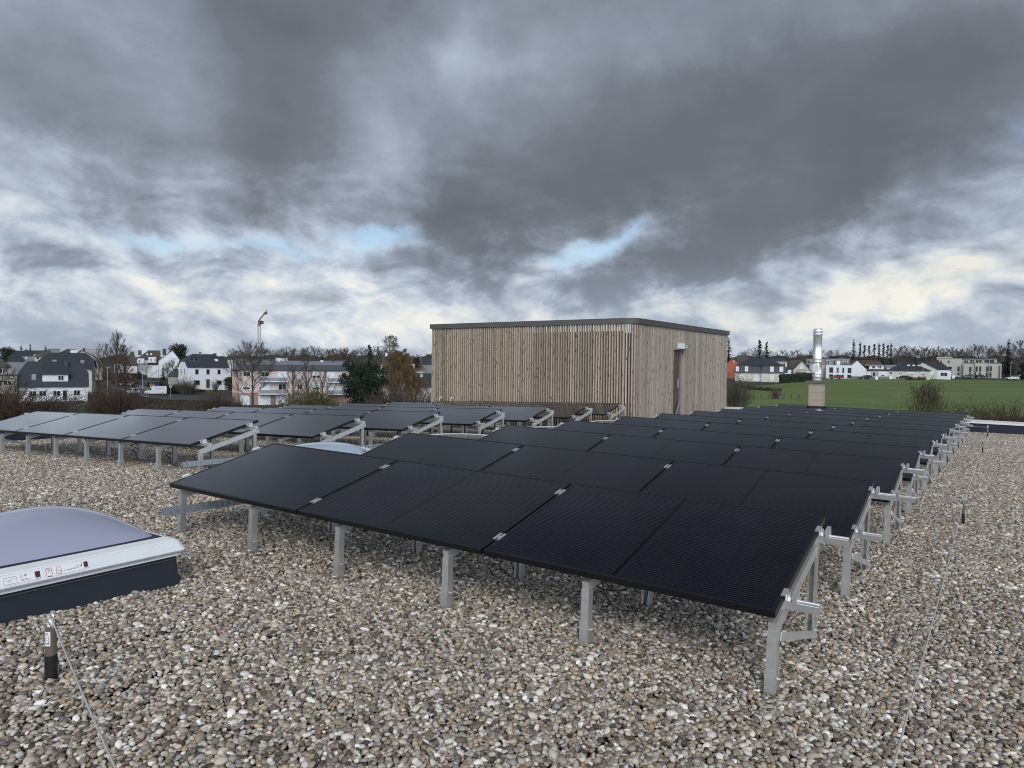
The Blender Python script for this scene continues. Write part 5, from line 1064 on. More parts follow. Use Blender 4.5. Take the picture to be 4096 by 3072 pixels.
wins(t, c, d, [(3854, 3870, 1441, 1454, 'win'), (3878, 3895, 1440, 1453, 'win'), (3900, 3925, 1440, 1453, 'win'), (3935, 3975, 1439, 1453, 'win')], y=1.59)
wins(t, c, d, [(3755, 3761, 1443, 1451, 'bare'), (3788, 3794, 1443, 1452, 'bare'), (3828, 3836, 1467, 1486, 'bare'), (3828, 3836, 1492, 1501, 'bare'), (3790, 3804, 1468, 1476, 'bare')], y=.59)
for a in (3850, 3952, 3997): q = MB(); q.box(L(a - .9, c, d), L(a + .9, c, d), -.86, -.72 if a == 3952 else -.02, 0, Z(1459, c, d)); q.build('downpipe', M['car_dark'], t)
q = MB(); q.box(L(3960, c, d), L(3990, c, d), -.05, -.01, -.3, Z(1516, c, d)); q.build('garage_door', M['car_grey'], t)
q = MB(); q.box(L(3848, c, d), L(4000, c, d), .1, .16, Z(1455, c, d), Z(1450, c, d)); q.build('roof_railing', M['car_grey'], t)

# ------------------------------------------------------------------ trees and shrubs
def rnd(seed): return random.Random(seed)
def bare_tree(seed, h=10.0, spread=.42, lean=0, base=.18, n1=20, n2=9, n3=11, upw=.55, droop=0.0, th=.034):
    r = rnd(seed); tr = MB(); cr = MB()
    tp_ = [Vector((r.uniform(-.03, .03) * h * i * .3, r.uniform(-.03, .03) * h * i * .3, h * .96 * i / 5)) for i in range(6)]; tp_[0] = Vector((0, 0, -.3))
    tr.tube(tp_, [h * .020 * (1 - .18 * i) + .01 for i in range(6)], 6)
    def at_(f): i = min(int(f * 5), 4); return tp_[i].lerp(tp_[i + 1], f * 5 - i)
    def strip(a, b_, w0, w1):      # 3 sided twig
        cr.tube([a, b_], [w0, w1], 3, False)
    for i in range(n1):
        f = base + (1 - base) * (i + r.random()) / n1 * .97; a = at_(f); az_ = i * 2.4 + r.uniform(-.5, .5); ln = h * spread * (1.05 - f) ** .6 * r.uniform(.75, 1.1) * (.6 if f < base + .06 else 1)
        ln *= 1.25; d_ = Vector((math.cos(az_), math.sin(az_), upw + .5 * f)).normalized(); p = a; q_ = [p]
        for s_ in range(4): d_ = (d_ + Vector((r.uniform(-.16, .16), r.uniform(-.16, .16), .10 - droop * .25 * s_))).normalized(); p = p + d_ * ln / 4; q_.append(p)
        cr.tube(q_, [h * .006 * (1.1 - f) + .02, .032, .026, .020, .015], 4, False)
        for j in range(n2):
            g_ = .2 + .8 * (j + r.random()) / n2; k = min(int(g_ * 4), 3); a2 = q_[k].lerp(q_[k + 1], g_ * 4 - k)
            d2 = (d_ + Vector((r.uniform(-.9, .9), r.uniform(-.9, .9), r.uniform(-.2, .8) - droop))).normalized(); l2 = ln * .42 * r.uniform(.6, 1.1) * (1.2 - .5 * g_); b2 = a2 + d2 * l2; mid = a2.lerp(b2, .5) + Vector((0, 0, -.05 * l2))
            strip(a2, mid, th * .8, th * .55); strip(mid, b2, th * .55, th * .4)
            for m_ in range(n3):
                a3 = a2.lerp(b2, r.uniform(.25, 1)); d3 = (d2 + Vector((r.uniform(-1, 1), r.uniform(-1, 1), r.uniform(-.4, 1) - droop * 2.2))).normalized(); b3 = a3 + d3 * l2 * r.uniform(.35, .85) * (1 + droop * .8); strip(a3, b3, th * .42, th * .25)
    return tr, cr
def conifer(seed, h=12.0, w_=.2, sparse=1.0, base=.08, n=34):
    r = rnd(seed); tr = MB(); cr = MB(); tr.tube([(0, 0, -.3), (0, 0, h * .5), (0, 0, h)], [h * .016, h * .010, .02], 6)
    for i in range(n):
        f = base + (1 - base) * i / n; k = max(3, int(8 * sparse * (1.15 - f)))
        for j in range(k):
            a = r.uniform(0, 6.28); ln = h * w_ * (1.03 - f) * r.uniform(.6, 1.15) + .15; z = h * f + r.uniform(-.4, .4)
            dx_, dy_ = math.cos(a), math.sin(a); segs = max(3, int(ln / .35))
            for s_ in range(segs):
                t0 = (s_ + .3) / segs; p = Vector((dx_ * ln * t0, dy_ * ln * t0, z - ln * .28 * t0 + .1 * ln * t0 * t0)); sz = (.34 + .25 * (1 - t0)) * r.uniform(.6, 1.15) * (h / 12) ** .5
                for q_ in range(2):
                    v1 = Vector((r.uniform(-1, 1), r.uniform(-1, 1), r.uniform(-.7, .3))).normalized() * sz; v2 = Vector((r.uniform(-1, 1), r.uniform(-1, 1), r.uniform(-.5, .2))).normalized() * sz * .45
                    cr.add([p, p + v1 * .6 + v2, p + v1, p + v1 * .5 - v2], [(0, 1, 2, 3)])
    return tr, cr
def crown(seed, blobs_, n, sz, trunk_h, tw=.2, limbs=True):
    r = rnd(seed); tr = MB(); cr = MB(); tr.tube([(0, 0, -.3), (0, 0, trunk_h)], [tw, tw * .7], 7)
    for bx_, by_, bz_, rr_ in blobs_:
        if limbs: tr.tube([(0, 0, min(trunk_h * .8, bz_ * .6)), (bx_ * .5, by_ * .5, (trunk_h + bz_) * .5), (bx_, by_, bz_)], [tw * .5, tw * .35, tw * .15], 5)
        for k in range(int(n * rr_ ** 2)):
            d_ = Vector((r.gauss(0, 1), r.gauss(0, 1), r.gauss(0, 1))).normalized(); rad_ = rr_ * (r.random() ** .33) * (1 + .12 * math.sin(5 * d_.x + bx_ * 3) * math.cos(4 * d_.z)); p = Vector((bx_, by_, bz_)) + Vector((d_.x, d_.y, d_.z * .8)) * rad_
            v1 = Vector((r.uniform(-1, 1), r.uniform(-1, 1), r.uniform(-1, 1))).normalized() * sz * r.uniform(.6, 1.3); v2 = v1.cross(Vector((r.uniform(-1, 1), r.uniform(-1, 1), r.uniform(-1, 1)))).normalized() * sz * .5
            cr.add([p, p + v1 * .5 + v2, p + v1, p + v1 * .5 - v2], [(0, 1, 2, 3)])
    return tr, cr
def stems(seed, h=3.0, w_=1.6, n=90, th=.02, twig=5, fan=.8):
    r = rnd(seed); cr = MB()
    for i in range(n):
        a = r.uniform(0, 6.28); rb_ = r.random() ** .6; bx_, by_ = math.cos(a) * rb_ * w_ * .35, math.sin(a) * rb_ * w_ * .35; hh_ = h * r.uniform(.45, 1.0) * (1.1 - .35 * rb_)
        tx, ty = bx_ + math.cos(a) * w_ * fan * rb_ * r.uniform(.4, 1.1), by_ + math.sin(a) * w_ * fan * rb_ * r.uniform(.4, 1.1)
        p0_, p1_, p2_ = Vector((bx_, by_, -.1)), Vector((bx_ * .6 + tx * .4, by_ * .6 + ty * .4, hh_ * .55)), Vector((tx, ty, hh_))
        cr.tube([p0_, p1_, p2_], [th, th * .75, th * .4], 3, False)
        for k in range(twig):
            f = r.uniform(.3, 1); q_ = p0_.lerp(p1_, f * 2) if f < .5 else p1_.lerp(p2_, f * 2 - 1); e_ = q_ + Vector((r.uniform(-1, 1), r.uniform(-1, 1), r.uniform(.1, 1))).normalized() * h * r.uniform(.08, .22); cr.tube([q_, e_], [th * .5, th * .3], 3, False)
    return cr
PROTO = {}
def proto(key, fn, tm, cm, kind):
    tr, cr = fn; PROTO[key] = (tr.mesh('trunk', M[tm]), cr.mesh('crown', M[cm]))
def tree(key, label, px, d, h, h0, wf=1.0, cat='tree', group=None, name='tree', dz=0.0, rot=None, x=None):
    r = (abs(hash((px * 13 + d * 7))) % 628) / 100 if rot is None else rot
    s = h / h0; Mx = Matrix.Translation(gp(px, d, dz)) @ Matrix.Rotation(r, 4, 'Z') @ Matrix.Diagonal((s * wf, s * wf, s, 1))
    t = thing(name, label, cat, Mx, group); tm_, cm_ = PROTO[key]; link('trunk', tm_, t); link('crown', cm_, t); return t
proto('b1', bare_tree(1), 'bark', 'twig', 0); proto('b2', bare_tree(2, spread=.5, n1=14, upw=.35), 'bark', 'twig', 0); proto('b3', bare_tree(3, spread=.36, n1=18, upw=.8), 'bark', 'twig', 0); proto('b4', bare_tree(4, spread=.55, base=.3, n1=13, upw=.45, n3=7), 'bark', 'twig', 0)
proto('bb', bare_tree(5, spread=.48, base=.12, n1=18, upw=.5, n2=8, n3=8), 'bark', 'twig_brown', 0); proto('br', bare_tree(6, spread=.22, base=.10, n1=34, upw=.3, n2=9, n3=9), 'bark', 'twig_red', 0)
proto('bt', bare_tree(16, h=14, spread=.36, base=.28, n1=28, upw=1.2, n2=9, n3=9, th=.028), 'bark', 'twig', 0)
proto('bs', bare_tree(17, h=10, spread=.52, base=.20, n1=26, upw=.35, n2=11, n3=12, th=.024), 'bark', 'twig', 0)
proto('bo', bare_tree(18, h=7, spread=.44, base=.08, n1=22, upw=.9, n2=9, n3=9, th=.016), 'bark', 'twig', 0)
proto('birch', bare_tree(7, h=11, spread=.36, base=.3, n1=20, upw=.9, n2=10, n3=15, droop=.6, th=.026), 'bark', 'twig', 0)
proto('willow', bare_tree(8, h=9, spread=.46, base=.25, n1=44, upw=.75, n2=16, n3=18, droop=.75, th=.022), 'bark', 'twig_gold', 0)
proto('c1', conifer(1, w_=.30, n=40), 'bark', 'needles', 0); proto('c2', conifer(2, w_=.36, n=38), 'bark', 'needles', 0); proto('c3', conifer(3, w_=.20, sparse=.6, base=.25, n=34), 'bark', 'needles', 0); proto('c4', conifer(4, w_=.24, sparse=.9), 'bark', 'needles', 0); proto('c5', conifer(5, w_=.20, sparse=.42, base=.25, n=30), 'bark', 'twig', 0)
r = rnd(21); pb = []
for i in range(30):
    a = i * 2.4; z_ = 1.6 + 8.0 * (i / 30) ** 1.0; rad_ = (3.3 * (1 - ((z_ - 3.5) / 7.8) ** 2 if z_ > 3.5 else 1) ** .5 if z_ < 11 else .3) * r.uniform(.35, 1.0); pb.append((math.cos(a) * rad_, math.sin(a) * rad_, z_, r.uniform(.85, 1.35)))
proto('pine', crown(31, pb, 520, .19, 9.0, .24), 'bark', 'pine_needles', 0)
r = rnd(22); pb = [(math.cos(i * 2.4) * r.uniform(0, 1.3), math.sin(i * 2.4) * r.uniform(0, 1.3), 1.3 + 2.2 * r.random(), r.uniform(.7, 1.1)) for i in range(12)]
proto('round', crown(32, pb, 260, .20, 1.5, .15), 'bark', 'leaves', 0)
pb = [(r.uniform(-2.2, 2.2), r.uniform(-1.2, 1.2), r.uniform(.2, 1.0), r.uniform(.5, .8)) for i in range(16)]
proto('scrub', crown(33, pb, 200, .20, .6, .08), 'bark', 'leaves_brown', 0); proto('scrubg', crown(34, pb, 260, .18, .6, .08), 'bark', 'leaves', 0)
pb = [(math.cos(i * 2.4) * r.uniform(.2, 1.6), math.sin(i * 2.4) * r.uniform(.2, 1.6), 1.0 + 2.4 * r.random(), r.uniform(.6, 1.0)) for i in range(18)]
SH = {}
for k_, a_, m_ in (('tan', (41, 3.0, 1.6, 130, .018, 6), 'twig_brown'), ('grn', (42, 3.0, 1.7, 55, .009, 4), 'twig_green'), ('fan', (43, 3.0, 1.5, 80, .012, 3, 1.1), 'twig_olive'), ('wide', (44, 2.2, 3.2, 260, .014, 7), 'twig_brown'), ('gry', (45, 3.0, 1.6, 110, .02, 6), 'twig'), ('dense', (46, 3.0, 2.2, 260, .024, 8), 'twig_olive')):
    SH[k_] = stems(*a_).mesh('shrub', M[m_])
def shrub(key, label, px, d, h, h0=3.0, wf=1.0, name='shrub', group='bare winter shrubs', dz=0):
    s = h / h0; o = link(name, SH[key], None); o.matrix_world = Matrix.Translation(gp(px, d, dz)) @ Matrix.Rotation(px * .7, 4, 'Z') @ Matrix.Diagonal((s * wf, s * wf, s, 1)); return tag(o, label, 'shrub', group)
def top(px, d, y): return (hor(px) - y) / 2850 * d + CH - gp(px, d).z         # height of something whose top shows at image row y
# individual trees, left to right
tree('b1', 'tall bare tree with dark trunk standing before the curving road', 466, 148, top(466, 148, 1333), 14, .9, name='bare_tree'); PT = bpy.data.objects['bare_tree']
for ch_ in list(PT.children): bpy.data.objects.remove(ch_)
link('trunk', PROTO['bt'][0], PT); link('crown', PROTO['bt'][1], PT)
tree('br', 'reddish brown leafless conifer just right of the tall bare tree', 500, 175, top(500, 175, 1372), 10, 1.1, name='larch')
tree('bb', 'brownish bare tree left of the tall dark trunk', 430, 165, top(430, 165, 1385), 10, .9, name='bare_tree')
tree('bb', 'rusty bare tree close behind the lamp post on the left', 395, 172, top(395, 172, 1440), 10, .9, name='bare_tree')
tree('b2', 'bare tree tangled in front of the white house corner', 60, 112, top(60, 112, 1500), 10, 1.0, name='bare_tree')
tree('bb', 'dark spreading bare tree at the left picture edge', 0, 104, top(0, 104, 1470), 10, 1.2, name='bare_tree')
tree('bs', 'leafless tree with pale trunk before the left half of the pink building', 1012, 150, top(1012, 150, 1383), 10, .95, name='bare_tree')
tree('bo', 'slender bare tree before the middle of the pink building', 1172, 138, top(1172, 138, 1468), 7, .95, name='bare_tree')
tree('bo', 'thin bare tree reaching to the grey roof of the pink building', 1228, 136, top(1228, 136, 1448), 7, .85, name='bare_tree')
tree('bo', 'small bare tree before the right half of the pink building', 1290, 134, top(1290, 134, 1488), 7, 1.0, name='bare_tree')
tree('pine', 'big dark green pine at the right end of the pink building', 1458, 112, top(1458, 112, 1436), 10.3, 1.05, name='pine_tree')
tree('c1', 'slim dark spruce rising behind the pine', 1478, 190, top(1478, 190, 1379), 12, .95, name='spruce_tree')
tree('birch', 'weeping birch standing out above the wooded skyline', 1562, 225, top(1562, 225, 1336), 11, .95, name='birch_tree')
tree('willow', 'golden weeping willow left of the timber box', 1603, 125, top(1603, 125, 1396), 9, .82, name='willow_tree')
tree('round', 'round dark evergreen above the white gable', 722, 300, top(722, 300, 1380), 4, .85, name='evergreen_tree')
tree('round', 'round dark evergreen right of the white villa', 917, 215, top(917, 215, 1510), 4, .8, name='evergreen_tree')
for px_, y_, k_, tx in ((85, 1381, 'c2', 'left one of the two small conifers on the left skyline'), (121, 1377, 'c4', 'narrower right one of the two small conifers on the left skyline'), (183, 1383, 'c2', 'small dark conifer above the grey box shaped house')): tree(k_, tx, px_, 320, top(px_, 320, y_), 12, .9, name='conifer_tree')
tree('round', 'dark round tree at the very left of the skyline', 20, 300, top(20, 300, 1391), 4, .8, name='evergreen_tree')
tree('c2', 'dark conifer between the terrace houses and the road', 652, 248, top(652, 248, 1455), 12, .8, name='conifer_tree')
tree('b4', 'small dark bare tree on the road corner before the terrace', 588, 222, top(588, 222, 1455), 10, .95, name='bare_tree')
tree('b3', 'bare tree before the white gable end', 668, 240, top(668, 240, 1450), 10, 1.0, name='bare_tree'); tree('b1', 'bare tree left of the white villa wing', 692, 236, top(692, 236, 1440), 10, 1.0, name='bare_tree')
tree('b2', 'bare crown above the villa roof at its right end', 948, 290, top(948, 290, 1405), 10, 1.1, name='bare_tree'); tree('b4', 'bare crown behind the villa chimney', 925, 300, top(925, 300, 1402), 10, .9, name='bare_tree')
# conifers on the right skyline
for px_, y_, k_, d_, wf_, tx in ((2912, 1352, 'c2', 285, .8, 'spruce half hidden behind the right edge of the timber box'), (3036, 1360, 'c3', 330, 1.3, 'left one of the pair of spruces above the mansard house'), (3064, 1366, 'c1', 330, 1.0, 'right one of the pair of spruces above the mansard house'),
        (3412, 1358, 'c2', 320, .75, 'bushy dark spruce, tallest behind the white block'), (3437, 1370, 'c3', 330, 1.0, 'thin spruce immediately right of the bushy one'), (4030, 1360, 'c2', 310, .95, 'dark wide pine beside the beige block'), (3980, 1440, 'c4', 330, 1.0, 'small dark conifer behind the beige block terrace')):
    tree(k_, tx, px_, d_, top(px_, d_, y_), 12, wf_, name='spruce_tree')
nth = ['first', 'second', 'third', 'fourth', 'fifth', 'sixth', 'seventh', 'eighth']
for i, (px_, y_, k_) in enumerate(((3455, 1378, 'c5'), (3474, 1380, 'c5'), (3494, 1374, 'c5'), (3514, 1374, 'c3'), (3530, 1373, 'c3'), (3548, 1378, 'c5'), (3562, 1374, 'c3'))):
    tree(k_, 'thin half bare larch, %s of the row between white block and brown roof' % nth[i], px_, 325, top(px_, 325, y_), 12, 1.0, name='larch', group='row of thin larches')
tree('pine', 'dark dense evergreen at the right picture edge', 4110, 255, top(4110, 255, 1440), 10.3, 1.0, name='pine_tree')
tree('b3', 'pale bare birch right of the wide pine', 4078, 300, top(4078, 300, 1362), 10, 1.0, name='bare_tree'); tree('b1', 'pale bare tree left of the wide pine', 3995, 320, top(3995, 320, 1380), 10, .9, name='bare_tree')
# the bare trees along both skylines: many alike, one label per stretch
r = rnd(5)
NTH = ['first', 'second', 'third', 'fourth', 'fifth', 'sixth', 'seventh', 'eighth', 'ninth', 'tenth', 'eleventh', 'twelfth', 'thirteenth', 'fourteenth', 'fifteenth', 'sixteenth']
def belt(n, px0, px1, d0, d1, y0, y1, keys, label, grp, wf=1.15):
    for i in range(n):
        px_ = px0 + (px1 - px0) * (i + r.uniform(.1, .9)) / n; d_ = r.uniform(d0, d1); y_ = y0 + (y1 - y0) * (i / n) + r.uniform(-9, 9)
        tree(r.choice(keys), label.replace('leafless tree', 'leafless tree, %s from the left' % NTH[i]), px_, d_, top(px_, d_, y_), 10, wf * r.uniform(.85, 1.2), name='bare_tree', group=grp)
belt(12, 2950, 3400, 330, 380, 1400, 1398, ['b1', 'b2', 'b3', 'b4'], 'leafless tree in the belt behind the mansard house', 'bare tree belt behind the mansard house')
belt(16, 3575, 3980, 330, 385, 1392, 1392, ['b1', 'b2', 'b4'], 'leafless tree in the belt behind the bungalow', 'bare tree belt behind the bungalow')
belt(5, 3990, 4180, 330, 360, 1398, 1385, ['b2', 'b4'], 'leafless tree in the belt at the right picture edge', 'bare tree belt at the right edge')
belt(14, 1130, 1520, 300, 350, 1396, 1400, ['b1', 'b2', 'b4', 'bb'], 'leafless tree on the wooded rise behind the pink building', 'bare trees behind the pink building', 1.3)
belt(7, 1560, 1740, 320, 360, 1418, 1416, ['b1', 'b2'], 'leafless tree on the skyline between willow and timber box', 'bare trees right of the willow')
belt(8, 945, 1130, 330, 370, 1405, 1406, ['b2', 'b4', 'bb'], 'leafless tree on the hill around the crane mast', 'bare trees around the crane')
# dense wood behind
def wood_mass(label, px0, px1, d, y0, seed, n):
    r_ = rnd(seed); q = MB()
    for i in range(n):
        px_ = r_.uniform(px0, px1); dd = d + r_.uniform(0, 50); b_ = gp(px_, dd); H_ = top(px_, dd, y0 + 10 * math.sin(px_ * .031) + 6 * math.sin(px_ * .113 + 1) + r_.uniform(-3, 9))
        for k in range(7):
            a0 = b_ + Vector((r_.uniform(-.4, .4), 0, H_ * r_.uniform(0, .75))); a1 = a0 + Vector((r_.uniform(-1.2, 1.2), r_.uniform(-1, 1), H_ * r_.uniform(.12, .3))); q.tube([a0, a1], [.13, .04], 3, False)
    tag(q.build('wood', M['twig']), label, kind='stuff')
wood_mass('dense leafless wood behind the houses on the right', 2890, 4250, 395, 1428, 51, 2600)
wood_mass('dense leafless wood on the rise behind the pink building', 900, 1760, 375, 1418, 52, 1900)
def bank(label, px0, px1, d, y0, seed):
    q = MB(); n_ = int((px1 - px0) / 6); r_ = rnd(seed)
    vs_ = []
    for i in range(n_ + 1):
        px_ = px0 + (px1 - px0) * i / n_
        for j, f in enumerate((0, .5, .85, 1, 1, .6, 0)): b_ = gp(px_, d + j * 7); H_ = top(px_, d, y0 + 5 * math.sin(px_ * .05) + r_.uniform(-2.5, 2.5)); vs_.append((b_.x, b_.y, gp(px_, d).z - 1 + (H_ + 1) * f * (1 if f else 1)))
    q.add(vs_, [(i * 7 + j, (i + 1) * 7 + j, (i + 1) * 7 + j + 1, i * 7 + j + 1) for i in range(n_) for j in range(6)])
    tag(q.build('wooded_hill', M['woodhill']), label, kind='structure')
M['woodhill'] = mat('wooded_slope', (.030, .025, .019), 1.0, var=((.048, .040, .030), .35, 1.0), coord='World', detail=8, bump=(1.5, 1.0, 1.0))
bank('distant wooded rise on the right', 2880, 4400, 430, 1424, 61); bank('distant wooded rise on the left', 880, 1800, 410, 1422, 62); bank('distant low rise behind the houses on the far left', -400, 900, 420, 1424, 63)
# shrubs and hedges
for i, (k_, px_, d_, y_, wf_, tx) in enumerate((
    ('wide', 40, 98, 1560, 1.6, 'tangled dark shrub in the bottom left corner of the gardens'), ('wide', 100, 96, 1632, .9, 'tangled shrub under the white house windows'), ('wide', -20, 95, 1530, 1.5, 'dense tangled shrub at the left picture edge'),
    ('tan', 420, 118, 1560, 1.6, 'brown twiggy shrub under the tall bare tree, left side'), ('tan', 470, 116, 1520, 1.5, 'brown twiggy shrub around the foot of the tall bare tree'), ('tan', 380, 120, 1600, 1.5, 'low brown shrub right of the stone wall'),
    ('tan', 860, 124, 1548, 1.3, 'rust brown round shrub before the white villa'), ('tan', 905, 126, 1590, 1.2, 'low rust brown shrub beside the pink building corner'), ('gry', 950, 140, 1575, .8, 'small grey shrub at the corner of the pink building'),
    ('dense', 1215, 112, 1560, 1.3, 'olive brown shrub before the garages, left one'), ('dense', 1275, 110, 1553, 1.3, 'olive brown shrub before the garages, right one'), ('gry', 1180, 116, 1580, 1.2, 'grey twiggy shrub before the garages'),
    ('tan', 1560, 100, 1530, 1.2, 'bare brown shrub between pine and willow foot'), ('tan', 1620, 98, 1520, 1.5, 'bare brown shrub under the willow'), ('gry', 1680, 96, 1545, 1.4, 'greyish bare shrub left of the timber box'), ('tan', 1725, 96, 1560, 1.2, 'bare brown shrub touching the timber box edge'), ('tan', 1510, 98, 1580, 1.2, 'low bare shrub at the foot of the pine'),
    ('gry', 2930, 120, 1470, .9, 'tall dark bare shrub beside the right edge of the timber box'), ('gry', 2955, 125, 1530, 1.1, 'lower dark bare shrub right of the timber box'), ('grn', 2960, 88, 1600, 1.6, 'yellow green reeds beside the timber box'), ('gry', 3105, 150, 1540, .9, 'thin bare shrub in the fenced meadow'),
    ('grn', 3590, 78, 1555, 1.5, 'airy pale green shrub left of the round brown bush'), ('grn', 3530, 80, 1600, 1.4, 'low airy pale green shrub in front of the field'), ('grn', 3650, 76, 1590, 1.2, 'airy shrub at the foot of the round brown bush'),
    ('fan', 3900, 72, 1570, 1.0, 'fan shaped shrub with long pale stems before the field'), ('wide', 4040, 78, 1606, 1.2, 'dark tangled hedge shrub at the right edge'), ('wide', 4110, 76, 1598, 1.3, 'dark tangled hedge shrub cut by the right edge'), ('tan', 3975, 78, 1622, 1.4, 'low brown shrub between fan shrub and hedge'), ('tan', 3810, 84, 1632, 1.1, 'low dark brown shrub right of the round brown bush'),
    ('gry', 745, 200, 1500, 1.2, 'grey bare shrub left of the white villa'), ('gry', 760, 205, 1515, 1.0, 'grey shrub before the villa downpipe'), ('gry', 3185, 245, 1478, .8, 'bare shrub before the balcony house'), ('gry', 860, 218, 1510, .6, 'thin bare shrub right of the green door'))):
    shrub(k_, tx, px_, d_, max(1.2, top(px_, d_, y_)), 2.2 if k_ == 'wide' else 3.0, wf_)
tree('scrub', 'x', 0, 1, 1, 1); bpy.data.objects.remove(bpy.data.objects['tree'].children[0]); bpy.data.objects.remove(bpy.data.objects['tree'].children[0]); bpy.data.objects.remove(bpy.data.objects['tree'])
# the round brown bush in the field
pb = [(math.cos(i * 2.4) * r.uniform(.2, 1.9), math.sin(i * 2.4) * r.uniform(.2, 1.9), .9 + 2.6 * r.random(), r.uniform(.6, 1.0)) for i in range(20)]
proto('bush', crown(35, pb, 110, .16, 1.5, .10), 'bark', 'leaves_brown', 0)
h_ = top(3705, 82, 1498); tree('bush', 'large round olive brown bush standing out against the green field', 3705, 82, h_, 4.3, .52, 'bush', None, 'bush'); o = shrub('dense', 'twiggy olive stems growing through the large round field bush', 3712, 81, h_ * .95, 3.0, .42, group=None)
for px_, d_, y_, wf_, k_, tx in ((660, 204, 1528, 1.8, 'scrubg', 'dark evergreen hedge behind the white van'), (705, 206, 1525, 1.8, 'scrubg', 'dark evergreen hedge left of the villa garden'), (745, 208, 1535, 1.5, 'scrubg', 'dark evergreen hedge below the villa'), (800, 214, 1552, 1.5, 'scrubg', 'low green hedge under the villa window'), (620, 222, 1510, 1.3, 'scrubg', 'dark hedge by the bus stop corner'),
        (2985, 185, 1535, 1.8, 'scrub', 'brown hedge mass left of the mansard garden'), (3040, 180, 1540, 1.8, 'scrub', 'brown hedge mass below the mansard terrace'), (3095, 178, 1545, 1.6, 'scrub', 'brown hedge mass at the meadow edge'), (2960, 190, 1530, 1.3, 'scrubg', 'dark green hedge by the timber box'), (3640, 255, 1497, 1.2, 'scrub', 'reddish brown hedge before the bungalow'), (3680, 256, 1499, 1.0, 'scrub', 'reddish brown hedge before the bungalow window'),
        (3225, 250, 1508, .6, 'scrubg', 'dark shrub right of the balcony house door'), (3262, 252, 1510, .6, 'scrubg', 'dark shrub at the side wall of the white block'), (3830, 285, 1512, .9, 'scrub', 'low brown shrubs before the beige block'), (3870, 285, 1513, .9, 'scrubg', 'low green shrubs before the beige block'), (560, 248, 1478, .9, 'scrubg', 'dark bush before the terrace houses'), (500, 215, 1495, 1.3, 'scrub', 'dark brushwood beside the upper road')):
    tree(k_, tx, px_, d_, max(.8, top(px_, d_, y_)), 1.9, wf_ * .75, 'hedge', 'garden hedges and bushes', 'hedge')
# clipped hedge
q = MB(); r = rnd(77); A_, B_ = gp(3118, 215), gp(3250, 235); n_ = 5200
for i in range(n_):
    f = r.random(); b_ = A_.lerp(B_, f); hz_ = r.choice((1.0, r.random())); p = Vector((b_.x + r.uniform(-.1, .1), b_.y + (r.uniform(-.6, .6) if hz_ == 1.0 else -.6 + r.uniform(-.1, .1)), b_.z + 2.5 * hz_))
    v1 = Vector((r.uniform(-1, 1), r.uniform(-.3, .3), r.uniform(-1, 1))).normalized() * .28; v2 = Vector((r.uniform(-1, 1), r.uniform(-1, 1), r.uniform(-1, 1))).normalized() * .16; q.add([p, p + v1 + v2, p + v1 * 2, p + v1 - v2], [(0, 1, 2, 3)])
q.add([A_ + Vector((0, -.5, -.3)), B_ + Vector((0, -.5, -.3)), B_ + Vector((0, -.5, 2.45)), A_ + Vector((0, -.5, 2.45)), A_ + Vector((0, .5, -.3)), B_ + Vector((0, .5, -.3)), B_ + Vector((0, .5, 2.45)), A_ + Vector((0, .5, 2.45))], [(0, 1, 2, 3), (5, 4, 7, 6), (3, 2, 6, 7), (0, 3, 7, 4), (1, 5, 6, 2)])
tag(q.build('hedge', M['leaves']), 'long clipped dark green hedge behind the chimney at the field edge', 'hedge')
# rough grass tufts on the waste ground
r = rnd(91); q = MB()
for i in range(9000):
    px_ = r.uniform(350, 960) if i % 3 else r.uniform(2890, 4200); d_ = r.uniform(112, 176) if i % 3 else r.uniform(84, 112); b_ = gp(px_, d_)
    for k in range(2): a = r.uniform(0, 6.28); hh_ = r.uniform(.25, .9); q.add([b_ + Vector((math.cos(a) * .16, math.sin(a) * .16, -.05)), b_ - Vector((math.cos(a) * .16, math.sin(a) * .16, .05)), b_ + Vector((r.uniform(-.3, .3), r.uniform(-.3, .3), hh_))], [(0, 1, 2)])
tag(q.build('rough_grass', M['twig_brown']), 'brown rough grass and brambles on the waste ground', kind='stuff')
# meadow fence
mf = thing('meadow_fence', 'thin dark post and wire fence across the meadow', 'fence', gp(3080, 150), None)
for px_ in (2985, 3016, 3048, 3078, 3108, 3137, 3167, 3196):
    g_ = gp(px_, 150) - gp(3080, 150); q = MB(); w2 = .12 if px_ == 3196 else .06; q.box(g_.x - w2, g_.x + w2, -.06, .06, g_.z - .2, g_.z + 1.25); q.build('post', M['bark'], mf)
# bus stop, bin, small road furniture
bs = thing('bus_shelter', 'small dark bus shelter with posters at the road corner', 'bus shelter', gp(613, 214), None)
q = MB(); q.box(-1.6, 1.6, -.8, .8, 2.3, 2.45); q.build('roof', M['car_grey'], bs); q = MB(); [q.box(x_ - .05, x_ + .05, y_ - .05, y_ + .05, 0, 2.3) for x_ in (-1.5, 1.5) for y_ in (-.7, .7)]; q.build('frame', M['car_dark'], bs)
q = MB(); q.box(-1.4, .2, .62, .66, .4, 1.9); q.build('poster', M['salmon_wall'], bs); q = MB(); q.box(.4, 1.4, .62, .66, .3, 2.0); q.build('poster', M['blue_sign'], bs)
def pole(label, px, d, ytop, name='street_lamp', cat='street lamp', head=True, r_=.08, grp=None):
    H_ = top(px, d, ytop); t = thing(name, label, cat, gp(px, d), grp); q = MB(); q.tube([(0, 0, 0), (0, 0, H_ * .5), (0, 0, H_)], [r_, r_ * .8, r_ * .6], 8); q.build('pole', M['galv'], t)
    if head: q = MB(); q.beam((-.1, 0, H_ + .02), (.75, 0, H_ + .12), .25, .12); q.build('lamp_head', M['galv'], t)
    return t
